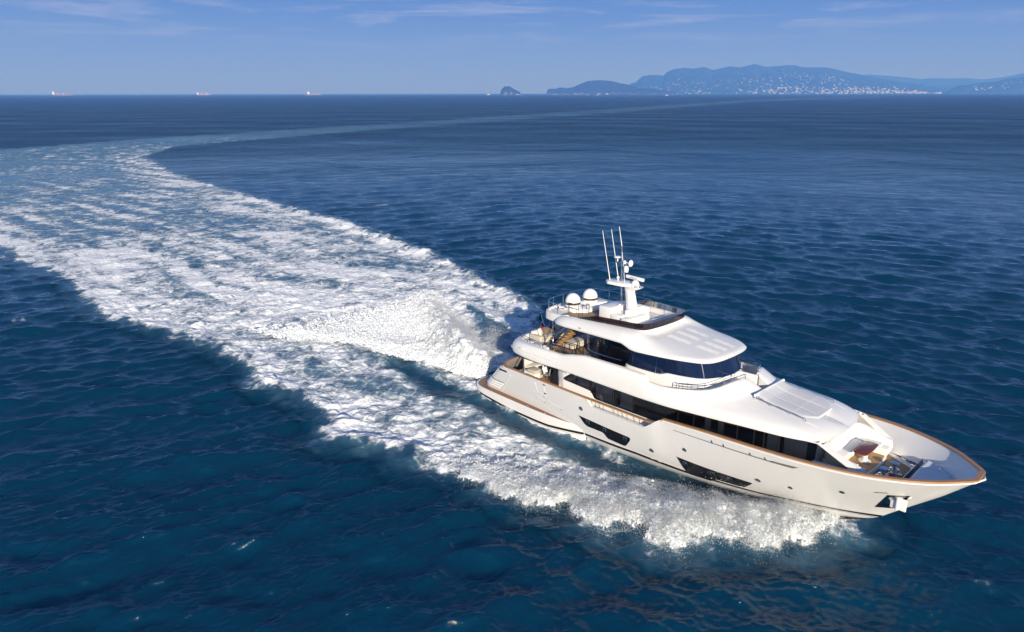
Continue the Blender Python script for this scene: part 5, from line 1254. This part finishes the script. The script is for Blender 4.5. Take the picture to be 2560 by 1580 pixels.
hill("hills", [(1565, 231), (1574.9, 211.4), (1577, 208), (1588.6, 206.6), (1605.7, 191.4), (1625.7, 188), (1645.7, 188), (1658.6, 190), (1668.6, 180), (1685.7, 172.9), (1711.4, 170), (1734.3, 172.3), (1760, 167.7), (1782.9, 176), (1822.9, 166.3), (1851.4, 169.4), (1887, 160.6), (1914, 168), (1968.6, 164.3), (1985.7, 163.7), (2002.9, 168.6), (2028.6, 169.7), (2062.9, 169.4), (2082.9, 172.9), (2117, 181.4), (2157, 189), (2200, 198), (2260, 207), (2330, 217), (2400, 231)], 11500, 2200, HM2, 67, .32, 320, 40)
hill("far_hills", [(2040, 200), (2174, 187.4), (2217, 190.9), (2260, 194.3), (2303, 199.4), (2331.4, 196.6), (2374, 198), (2417, 197), (2454, 200.6), (2503, 195.7), (2560, 184.3), (2640, 176), (2800, 190)], 15000, 3000, HM2, 71, .3, 160, 24)
hill("headland", [(2370, 231), (2380, 223), (2397, 215.7), (2420, 213.7), (2448.6, 208.6), (2488.6, 206.3), (2517, 198.6), (2560, 194), (2650, 186), (2800, 200)], 10500, 900, HM2, 73, .3, 140, 22)

# houses: pale blocks with low tiled roofs, scattered over the slopes
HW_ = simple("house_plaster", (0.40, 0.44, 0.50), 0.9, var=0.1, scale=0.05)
HR_ = simple("house_roof_tile", (0.20, 0.15, 0.13), 0.9, var=0.15, scale=0.1)
def house_mesh(w, d, h, r):
    v = [(-w, -d, -6), (w, -d, -6), (w, d, -6), (-w, d, -6), (-w, -d, h), (w, -d, h), (w, d, h), (-w, d, h), (-w, 0, h + r), (w, 0, h + r)]
    f = [(0, 1, 5, 4), (1, 2, 6, 5), (2, 3, 7, 6), (3, 0, 4, 7), (4, 5, 9, 8), (6, 7, 8, 9), (4, 8, 7), (5, 6, 9)]
    return v, f
me_h = []
for w, d, h, r in ((8, 6, 9, 3), (13, 7, 12, 3), (7, 7, 14, 3), (20, 8, 11, 2.5)):
    v, f = house_mesh(w, d, h, r); me = bpy.data.meshes.new("hillside_house"); me.from_pydata(v, [], f)
    me.materials.append(HW_); me.materials.append(HR_)
    for p in me.polygons: p.material_index = 1 if p.index in (4, 5) else 0
    me_h.append(me)
def on_hill(key, px, t):
    P, G, D, dep = HILLS[key]; nk = G.shape[0]
    k = t * (nk - 1); i = int(k); fr = k - i; j = min(int((px - P[0]) / (P[-1] - P[0]) * (len(P) - 1)), len(P) - 2)
    return G[i, j] * (1 - fr) + G[min(i + 1, nk - 1), j] * fr
hr = np.random.default_rng(5)
def place_house(key, px, t, k, sc):
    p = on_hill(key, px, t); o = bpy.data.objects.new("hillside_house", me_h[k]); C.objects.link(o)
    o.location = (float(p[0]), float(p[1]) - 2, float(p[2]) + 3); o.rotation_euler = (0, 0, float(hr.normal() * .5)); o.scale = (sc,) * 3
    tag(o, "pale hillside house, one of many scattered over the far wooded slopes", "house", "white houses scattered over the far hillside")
    return o
cl = [(1700, .30, 40, .10, 24), (1760, .2, 40, .12, 22), (1850, .25, 60, .14, 26), (1900, .35, 40, .14, 24), (1985, .50, 45, .10, 28), (2040, .52, 40, .08, 26), (2100, .45, 45, .10, 26), (2010, .22, 60, .12, 30), (1640, .2, 25, .1, 12), (1930, .12, 60, .08, 24)]
for cx, ct, sx, st_, n_ in cl:
    for _ in range(n_):
        px = float(np.clip(cx + hr.normal() * sx * .6, 1585, 2190)); t = float(np.clip(ct + hr.normal() * st_ * .8, .05, .72))
        place_house("hills", px, t, int(hr.integers(0, 4)), float(.3 + hr.random() * .42))
for _ in range(36):
    place_house("headland", float(2420 + hr.random() * 150), float(.15 + hr.random() * .6), int(hr.integers(0, 4)), float(.3 + hr.random() * .42))
# the built-up shore reads as one pale strip
tv, tf = [], []
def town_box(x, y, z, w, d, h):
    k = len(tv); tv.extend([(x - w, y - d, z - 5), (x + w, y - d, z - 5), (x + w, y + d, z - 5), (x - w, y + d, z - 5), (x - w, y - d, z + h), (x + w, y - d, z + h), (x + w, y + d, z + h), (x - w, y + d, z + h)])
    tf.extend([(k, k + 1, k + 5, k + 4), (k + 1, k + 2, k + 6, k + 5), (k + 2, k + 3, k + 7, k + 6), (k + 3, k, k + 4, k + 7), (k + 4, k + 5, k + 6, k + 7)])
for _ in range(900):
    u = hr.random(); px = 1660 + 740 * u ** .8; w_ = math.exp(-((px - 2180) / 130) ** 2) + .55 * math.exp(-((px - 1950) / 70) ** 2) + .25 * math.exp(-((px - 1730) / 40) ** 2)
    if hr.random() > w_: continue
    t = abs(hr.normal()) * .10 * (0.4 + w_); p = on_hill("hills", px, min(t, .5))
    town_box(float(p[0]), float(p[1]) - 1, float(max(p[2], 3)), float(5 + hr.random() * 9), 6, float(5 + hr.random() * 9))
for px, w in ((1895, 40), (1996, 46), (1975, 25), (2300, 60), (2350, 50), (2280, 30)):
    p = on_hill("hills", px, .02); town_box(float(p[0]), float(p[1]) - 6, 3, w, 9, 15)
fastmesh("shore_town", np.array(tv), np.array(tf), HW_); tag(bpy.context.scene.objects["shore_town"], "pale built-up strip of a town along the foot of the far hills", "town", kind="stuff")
# lighthouses
def lighthouse(px, py, D, h, label):
    x, y, z = far(px, py, D); e = empty("lighthouse", label, "lighthouse"); e.location = (x, y - 3, z - 2)
    MB().box(-8, 8, -6, 6, -8, h * .4, 0).build("keeper_house", HW_, e, 0)
    MB().lathe((0, 0, 0), [(3.4, -4), (2.6, h * .8), (3.2, h * .8), (3.2, h * .84), (1.8, h * .84), (1.8, h * .97), (0, h * 1.05)], 12).build("tower", HW_, e)
lighthouse(1267, 215, 8420, 26, "white lighthouse on top of the small cone-shaped islet")
lighthouse(1472.5, 203.5, 9700, 24, "white lighthouse on the rounded summit of the long wooded island")

# ships at anchor on the horizon
SHR = simple("ship_hull_red_grey", (0.15, 0.12, 0.13), 0.6, var=0.12, scale=0.05)
SHB = simple("ship_boot_red", (0.20, 0.09, 0.09), 0.6, var=0.12, scale=0.05)
SHW = simple("ship_white_paint", (0.75, 0.75, 0.75), 0.5, var=0.04, scale=0.1)
SHC = simple("ship_deck_cargo", (0.42, 0.30, 0.26), 0.7, var=0.3, scale=0.05)
def ship(px0, px1, D, label, kind):
    x0, x1 = far(px0, 233, D)[0], far(px1, 233, D)[0]; Ln = x1 - x0; h = Ln / 2
    e = empty("cargo_ship", label, "ship", "cargo ships at anchor on the horizon"); e.location = ((x0 + x1) / 2, D, 0)
    B = Ln * .075; fb = Ln * .052
    P = [(-h, 0), (-h, -B * .8), (-h * .9, -B), (h * .7, -B), (h * .88, -B * .6), (h * .99, 0), (h * .88, B * .6), (h * .7, B), (-h * .9, B), (-h, B * .8)]
    hb = MB(); hb.grid([[(p[0] * (.965 if z < 3 else 1) + (h * .02 if p[0] > h * .8 and z > 5 else 0), p[1], z + (fb * .35 if p[0] > h * .75 and z > 5 else 0)) for p in P] for z in (-3, fb * .4, fb)], True); hb.prism([(p[0] * .99, p[1] * .98) for p in P], fb * .8, fb * .98)
    hb.build("hull", SHR, e)
    hb = MB(); hb.grid([[(p[0] * .968, p[1] * 1.01, z) for p in P] for z in (-2, fb * .22)], True); hb.build("boot_top", SHB, e)
    bx = {"tanker": -h * .86, "geared": -h * .84, "bulk": -h * .52}[kind]; bw = Ln * .045; bhh = Ln * (.12 if kind != "geared" else .125)
    sp = MB(); sp.box(bx - bw, bx + bw * 1.3, -B * .8, B * .8, fb, fb + bhh * .45); sp.box(bx - bw * .7, bx + bw, -B * .7, B * .7, fb + bhh * .45, fb + bhh * .8); sp.box(bx - bw * .4, bx + bw * .9, -B, B, fb + bhh * .8, fb + bhh)
    sp.build("superstructure", SHW, e, 0)
    MB().box(bx - bw * 1.3, bx - bw * .7, -B * .2, B * .2, fb + bhh * .3, fb + bhh * 1.15).build("funnel", SHW, e, 0)
    MB().tube([(bx, 0, fb + bhh), (bx, 0, fb + bhh * 1.35)], Ln * .004, 5).build("mast", SHW, e)
    if kind == "tanker":
        for a, w, hh in ((-.52, .05, .05), (-.36, .04, .055), (-.2, .03, .03), (.02, .07, .06), (.45, .05, .035), (.6, .03, .035), (.74, .035, .05)):
            MB().box(h * a, h * (a + w), -B * .5, B * .5, fb, fb + Ln * hh).build("deck_house", SHW if hh > .04 else SHC, e, 0)
    elif kind == "geared":
        for a in (-.38, -.30, .30, .38):
            MB().box(h * a - Ln * .006, h * a + Ln * .006, -B * .1, B * .1, fb, fb + Ln * .13).build("crane_post", SHW, e, 0)
            MB().tube([(h * a, 0, fb + Ln * .12), (h * (a + .12), 0, fb + Ln * .07)], Ln * .004, 4).build("crane_jib", SHW, e)
        MB().box(-h * .6, h * .85, -B * .7, B * .7, fb, fb + Ln * .02).build("hatch_covers", SHC, e, 0)
    else:
        for a in (-.2, .02, .22, .42, .62): MB().box(h * a, h * (a + .12), -B * .6, B * .6, fb, fb + Ln * .022).build("hatch_cover", SHC, e, 0)
        MB().tube([(h * .7, 0, fb), (h * .7, 0, fb + Ln * .07)], Ln * .004, 5).build("foremast", SHW, e)
    return e
ship(131, 183, 8000, "leftmost ship on the horizon, long tanker with its white bridge at the left end", "tanker")
ship(492, 529, 8000, "cargo ship on the horizon carrying two pairs of white deck cranes", "geared")
ship(761, 806, 8000, "low bulk carrier on the horizon, rightmost of the three ships", "bulk")

# small pleasure craft far off
def small_boat(px, py, wpx, label, sail=False, name="motor_boat"):
    u = -(py - 790) / F_; fw = CP + u * SP; up = -SP + u * CP; D = -CAM_H / up * fw
    D = min(D, 7600); x = (px - 1280) / F_ / fw * D; Ln = wpx / F_ * D; Ln = max(9.0, Ln)
    e = empty(name, label, "boat", None); e.location = (x, D, 0); h = Ln / 2; B = Ln * .15
    hb = MB(); P = lambda k, z: [(-h * .96, -B * k, z), (h * .45, -B * k, z), (h * (.85 + .1 * z / 2), 0, z), (h * .45, B * k, z), (-h * .96, B * k, z)]
    hb.grid([P(.7, -.4), P(1, Ln * .09), P(.95, Ln * .10)], True); k = len(hb.v); hb.f.append(tuple(range(k - 5, k))); hb.build("hull", SHW, e, 0)
    if sail:
        MB().tube([(0, 0, 0), (0, 0, Ln * 1.1)], Ln * .008, 5).build("mast", SHW, e)
        MB().add([(0.1, 0, Ln * .15), (-h * .8, .4, Ln * .18), (0.1, 0, Ln * 1.05)], [(0, 1, 2)]).build("sail", SHW, e, 0)
    else:
        c = MB(); c.box(-h * .45, h * .3, -B * .7, B * .7, Ln * .08, Ln * .2, .1); c.box(-h * .3, h * .05, -B * .55, B * .55, Ln * .2, Ln * .28, .1); c.build("cabin", SHW, e)
        MB().box(-h * .25, h * .31, -B * .72, B * .72, Ln * .14, Ln * .18).build("cabin_window", BLACKG, e, 0)
    return e
small_boat(1667, 239.5, 7, "largest of the small white boats, below the foot of the far wooded hills")
small_boat(1493, 238.5, 4, "small white boat on the water in front of the long island's cliffs")
small_boat(1303, 237.5, 3, "tiny white boat on the water just right of the cone-shaped islet")
small_boat(1341, 235.2, 2.5, "tiny white boat midway between the islet and the long island")
small_boat(1470, 234.8, 2.5, "tiny white sailing boat close under the long island's shore", True, "sailing_boat")
small_boat(1221, 233.6, 8, "low white vessel on the horizon just left of the cone-shaped islet")
small_boat(2101, 237.3, 3, "small white boat off the built-up shore, nearer of two")
small_boat(2150, 233.9, 4, "white boat close in under the built-up shore, farther of two")
small_boat(343, 234.6, 3, "tiny white sail on the horizon between the tanker and the crane ship", True, "sailing_boat")

# the summer haze over the water
hzv = bpy.data.meshes.new("haze"); bmh = bmesh.new(); bmesh.ops.create_cube(bmh, size=1)
for v in bmh.verts: v.co = Vector((v.co.x * 56000, v.co.y * 56000, -3.0 if v.co.z < 0 else 700.0))
bmh.to_mesh(hzv); bmh.free()
hzo = bpy.data.objects.new("haze", hzv); C.objects.link(hzo); tag(hzo, "thin blue summer haze over the far water and hills", "haze", kind="stuff")
hm = bpy.data.materials.new("haze_air"); hm.use_nodes = True; hn = hm.node_tree.nodes; hn.clear()
ho = hn.new("ShaderNodeOutputMaterial"); pv = hn.new("ShaderNodeVolumePrincipled")
pv.inputs["Color"].default_value = (0.094, 0.29, 0.90, 1); pv.inputs["Absorption Color"].default_value = (0.72, 0.54, 0.0, 1); pv.inputs["Density"].default_value = 1.45e-4; pv.inputs["Anisotropy"].default_value = 0.0
hm.node_tree.links.new(pv.outputs[0], ho.inputs["Volume"]); hzv.materials.append(hm)

# ------------------------------------------------------------------ spray thrown up by the bow and the propeller wash
def spray_material(name):
    m, n, l, b = newmat(name)
    t = n.new("ShaderNodeNewGeometry")
    z = n.new("ShaderNodeTexNoise"); z.inputs["Scale"].default_value = 2.2; z.inputs["Detail"].default_value = 9; z.inputs["Roughness"].default_value = 0.68; z.inputs["Distortion"].default_value = 0.6
    l.new(t.outputs["Position"], z.inputs["Vector"])
    c = n.new("ShaderNodeMixRGB"); c.inputs[1].default_value = (0.66, 0.73, 0.79, 1); c.inputs[2].default_value = (0.80, 0.81, 0.82, 1); l.new(z.outputs[0], c.inputs[0]); l.new(c.outputs[0], b.inputs["Base Color"])
    b.inputs["Roughness"].default_value = 0.9; b.inputs["Specular IOR Level"].default_value = 0.15
    z2 = n.new("ShaderNodeTexNoise"); z2.inputs["Scale"].default_value = 7; z2.inputs["Detail"].default_value = 6; z2.inputs["Roughness"].default_value = 0.65; l.new(t.outputs["Position"], z2.inputs["Vector"])
    bp = n.new("ShaderNodeBump"); bp.inputs["Strength"].default_value = 0.7; bp.inputs["Distance"].default_value = 0.10; l.new(z2.outputs[0], bp.inputs["Height"]); l.new(bp.outputs[0], b.inputs["Normal"])
    return m
SPRAY = spray_material("spray_foam")
DROP = bpy.data.materials.new("spray_droplets"); DROP.use_nodes = True
_n = DROP.node_tree.nodes; _l = DROP.node_tree.links; _n.clear()
_o = _n.new("ShaderNodeOutputMaterial"); _d = _n.new("ShaderNodeBsdfDiffuse"); _t = _n.new("ShaderNodeBsdfTranslucent"); _m = _n.new("ShaderNodeMixShader"); _g = _n.new("ShaderNodeNewGeometry")
_z = _n.new("ShaderNodeTexNoise"); _z.inputs["Scale"].default_value = 1.5; _l.new(_g.outputs["Position"], _z.inputs["Vector"])
_c = _n.new("ShaderNodeMixRGB"); _c.inputs[1].default_value = (0.80, 0.85, 0.88, 1); _c.inputs[2].default_value = (0.90, 0.90, 0.90, 1); _l.new(_z.outputs[0], _c.inputs[0])
_l.new(_c.outputs[0], _d.inputs[0]); _l.new(_c.outputs[0], _t.inputs[0]); _m.inputs[0].default_value = 0.5
_l.new(_d.outputs[0], _m.inputs[1]); _l.new(_t.outputs[0], _m.inputs[2]); _l.new(_m.outputs[0], _o.inputs[0])
OV = np.array([(0, 0, 1.1), (1.04, 0, -.37), (-.52, .9, -.37), (-.52, -.9, -.37)], np.float32)
OF = np.array([(0, 1, 2), (0, 2, 3), (0, 3, 1), (1, 3, 2)], np.int32)
def droplets(P, R, g):
    n = len(P)
    sc = R[:, None, None] * (1 + 0.5 * g.random((n, 4, 1)))
    v = (P[:, None, :] + OV[None] * sc).reshape(-1, 3)
    f = (OF[None] + (np.arange(n) * 4)[:, None, None]).reshape(-1, 3)
    return v, f
def ico():
    bm = bmesh.new(); bmesh.ops.create_icosphere(bm, subdivisions=1, radius=1); bm.verts.ensure_lookup_table(); bm.verts.index_update()
    v = np.array([q.co[:] for q in bm.verts], np.float32); f = np.array([[q.index for q in c.verts] for c in bm.faces], np.int32); bm.free(); return v, f
IV, IF = ico()
def puffs(P, R, g):
    """knobbly little heads of froth"""
    n = len(P); ph = g.random((n, 3)).astype(np.float32) * 20
    q = IV[None] * 1.9 + ph[:, None, :]
    d = 1 + .45 * np.sin(q[..., 0] * 2.1 + np.sin(q[..., 1] * 2.3)) * np.sin(q[..., 1] * 2.6 + np.sin(q[..., 2] * 1.9)) + .25 * np.sin(q[..., 2] * 5.1) * np.sin(q[..., 0] * 4.7)
    sc = R[:, None, None] * np.stack([1 + .4 * g.random(n), 1 + .4 * g.random(n), .7 + .35 * g.random(n)], 1)[:, None, :]
    v = (P[:, None, :] + IV[None] * d[..., None] * sc).reshape(-1, 3)
    return v.astype(np.float32), (IF[None] + (np.arange(n) * len(IV))[:, None, None]).reshape(-1, 3)
def tri(q): return np.concatenate([q[:, [0, 1, 2]], q[:, [0, 2, 3]]])
def mound(name, label, x0, x1, y0, y1, st, fun, ndrop, seed, dropfun, npuff, rpuff):
    g = np.random.default_rng(seed)
    x, y = np.meshgrid(np.arange(x0, x1, st, dtype=np.float32), np.arange(y0, y1, st, dtype=np.float32), indexing='ij')
    h, den = fun(x, y)
    n1 = billow(x / 1.7, y / 1.7, 4, seed + 1, .55); n2 = fbm(x / .9, y / .9, 3, seed + 5); n3 = fbm(x / .9 + 40, y / .9, 3, seed + 6)
    amp = np.clip(h, 0, 3)
    z = h * (1 + .45 * n1) + .10 * amp ** .5 * billow(x / .45, y / .45, 3, seed + 9)
    px = x + .35 * amp ** .6 * n2; py = y + .35 * amp ** .6 * n3
    fr = .5 + .5 * fbm(x / .9, y / .9, 6, seed + 15, .62) + .75 * den - .28        # torn into lace where it is thin
    ok = (den > .02) & (fr > .50)
    idx = np.arange(x.size).reshape(x.shape)
    q = np.stack([idx[:-1, :-1], idx[1:, :-1], idx[1:, 1:], idx[:-1, 1:]], 2).reshape(-1, 4)
    q = q[ok.ravel()[q].all(1)]; used = np.unique(q); mp = np.zeros(x.size, np.int64); mp[used] = np.arange(len(used))
    co = np.stack([px, py, z], 2).reshape(-1, 3)[used]; d_ = den.ravel()[used]
    P, R = dropfun(g, ndrop, px.ravel()[used], py.ravel()[used], z.ravel()[used], d_, h.ravel()[used])
    dv, df = droplets(P, R, g)
    wp = d_ * (.15 + np.sqrt(np.clip(h.ravel()[used], 0, 3))); wp /= wp.sum(); k = g.choice(len(co), npuff, p=wp)
    rr = rpuff * np.exp(g.normal(0, .5, npuff)) * (.55 + .45 * np.clip(h.ravel()[used][k], 0, 2))
    pv_, pf_ = puffs(co[k] + np.stack([g.normal(0, .05, npuff), g.normal(0, .05, npuff), rr * g.uniform(-.1, .5, npuff)], 1), rr, g)
    f = np.concatenate([tri(mp[q]), pf_ + len(co), df + len(co) + len(pv_)])
    me_o = fastmesh(name, np.concatenate([co, pv_, dv]), f, SPRAY, None)
    me_o.data.materials.append(DROP); mi = np.zeros(len(f), np.int32); mi[len(f) - len(df):] = 1
    me_o.data.polygons.foreach_set("material_index", mi)
    tag(me_o, label, "spray", kind="stuff"); return me_o

BS = [(17.1, 26.4), (14.5, 25.1), (12.4, 24.4), (10.5, 24.2), (9.2, 24.5), (8.2, 24.7), (7.3, 24.0), (6.2, 24.5), (5.6, 25.3), (5.0, 25.8), (4.2, 25.3), (3.0, 26.2), (2.4, 27.4), (1.1, 27.3), (-0.5, 28.3), (-1.6, 28.9), (-4.5, 31), (-6.5, 33), (-5.5, 36), (-1.8, 34.2), (0.1, 33.5), (2.5, 32.4), (3.6, 31.3), (5.4, 30.9), (7.6, 30.1), (9.8, 29.3), (11.8, 28.4), (13.1, 28.2), (14.2, 27.6), (16.7, 27.3)]
BE = BS[:18]
def bow_fun(x, y):
    w = .5 * fbm(x / 1.1, y / 1.1, 4, 90) + .25 * fbm(x / .3, y / .3, 3, 91)
    s = sdf(BS, x, y) + w; d = dline(BE, x, y) * (s > 0) + w * .6
    H = np.interp(x, [-6, -2, 1, 4, 7, 10, 12.5, 15, 17], [.12, .38, .55, .8, 1.15, 1.35, 1.15, .6, .15]).astype(np.float32)
    e = sst(0, .7, s)
    h = H * e * (.26 + .74 * np.exp(-((d - 1.25) / 1.35) ** 2))
    den = e * (0.30 + .80 * np.exp(-((d - .9) / 1.5) ** 2))
    den = den * np.interp(x, [-6, -3, 0, 12.5, 14.5, 17], [0, .35, .9, 1, .55, .12])
    # low sheet running up the flare beside the stem
    return (h - .06 * (1 - e)).astype(np.float32), np.clip(den, 0, 1.2).astype(np.float32)
def bow_drop(g, n, px, py, z, d, h):
    w = (d ** 1.2) * (.2 + h) * (.25 + np.exp(-(dline(BE, px, py) / .9) ** 2)) + .01; w /= w.sum(); k = g.choice(len(px), n, p=w)
    cl = fbm(px[k] / .8, py[k] / .8, 3, 77); up = g.exponential(.11, n) * (.5 + h[k]) * (1 + 1.4 * cl)
    out = g.exponential(.22, n) * np.where(g.random(n) < .3, 1, .15)
    P = np.stack([px[k] + g.normal(0, .16, n) - .25 * up, py[k] + g.normal(0, .16, n) - out * .9, np.maximum(z[k] + np.abs(up) - out * .5, .03)], 1)
    R = np.exp(g.normal(-4.75, .3, n))
    # thin curtain between the crest and the hull, and drops falling from the stem
    m = int(n * .30); xs_ = g.uniform(4, 15.5, m); t = g.random(m)
    hy = np.interp(xs_, [4, 7.6, 9.8, 11.8, 14.2, 16], [31.2, 29.9, 29.1, 28.2, 27.3, 26.7]); ny = np.interp(xs_, [4, 5.6, 7.3, 8.6, 10.5, 12.4, 14.5, 16], [25.6, 25.6, 24.9, 25.2, 24.8, 24.9, 25.7, 26.3])
    yy = hy + (ny - hy) * t ** .8; keep = fbm(xs_ / .6, yy / .6, 4, 99) + .25 * g.random(m) > -.05 + .3 * (xs_ > 12)
    zz = (.15 + .75 * np.sin(np.pi * np.clip(t, 0, 1)) * g.random(m)) * np.interp(xs_, [4, 8, 12, 15.5], [.5, 1, 1, .55])
    Q = np.stack([xs_, yy, zz], 1)[keep]; R2 = np.exp(g.normal(-4.85, .3, len(Q)))
    return np.concatenate([P, Q]), np.concatenate([R, R2])
mound("bow_spray", "thick white spray thrown out from the bow along the starboard side", -7, 17.6, 23, 37, .055, bow_fun, 170000, 101, bow_drop, 42000, .027)

RC_ = [(-2.6, 45.2), (-3.6, 48.5), (-5.0, 52.5), (-6.8, 58), (-8.0, 64)]
RL_ = [(-3.4, 43.6), (-6.0, 45.8), (-10.5, 48.7), (-16, 51.0), (-24, 53.3)]
SP_ = [(-1.9, 42.2), (-4.4, 43.4), (-6.0, 44.9), (-8.0, 46.2), (-11.0, 47.9), (-12.0, 49.2), (-15.5, 50.1), (-18.4, 50.4), (-26.0, 52.6), (-27, 57), (-16, 66), (-7.6, 68), (-5.4, 62), (-3.9, 55.9), (-2.2, 49.8), (-1.1, 46.0), (-1.2, 43.6)]
def st_fun(x, y):
    w = .55 * fbm(x / 1.3, y / 1.3, 4, 110)
    s = sdf(SP_, x, y) + w; dd = np.hypot(x + 2.2, y - 44.5)
    e = sst(0, .9, s)
    c = dline(RC_, x, y); l_ = dline(RL_, x, y)
    h = 2.5 * np.exp(-dd / 8.5) * np.exp(-(c / (2.0 + .05 * dd)) ** 2) + 1.15 * np.exp(-dd / 20) * np.exp(-(l_ / 1.6) ** 2) + .75 * np.exp(-dd / 22) * np.exp(-(c / 1.6) ** 2) + .15
    h = h * sst(-.4, 3.6, s)
    den = e * (.42 + .85 * np.exp(-dd / 12) + .65 * np.exp(-(l_ / 1.8) ** 2) * np.exp(-dd / 40) + .45 * np.exp(-(c / 1.6) ** 2)) * (1 - .95 * sst(13, 25, dd))
    return h.astype(np.float32), np.clip(den, 0, 1.3).astype(np.float32)
def st_drop(g, n, px, py, z, d, h):
    w = d * h ** 1.3 + .005; w /= w.sum(); k = g.choice(len(px), n, p=w)
    up = g.exponential(.2, n) * (.3 + .6 * h[k]) * (1 + fbm(px[k] / 1.2, py[k] / 1.2, 3, 78))
    P = np.stack([px[k] + g.normal(0, .25, n) + .25 * up, py[k] + g.normal(0, .25, n), z[k] + np.abs(up)], 1); R = np.exp(g.normal(-4.5, .3, n))
    m = n // 14; t = g.exponential(.9, m)                       # fine mist drifting off the forward face of the plume
    Q = np.stack([-1.8 + t * .9 + g.normal(0, .3, m), 45.6 + 3.5 * g.random(m) + .3 * t, .4 + 1.9 * g.random(m) * np.exp(-t * .35)], 1); R2 = np.exp(g.normal(-4.6, .35, m))
    return np.concatenate([P, Q]), np.concatenate([R, R2])
mound("stern_spray", "tall boiling white plume of wash rising just behind the stern platform", -28, -.4, 41.5, 68, .075, st_fun, 120000, 120, st_drop, 42000, .055)
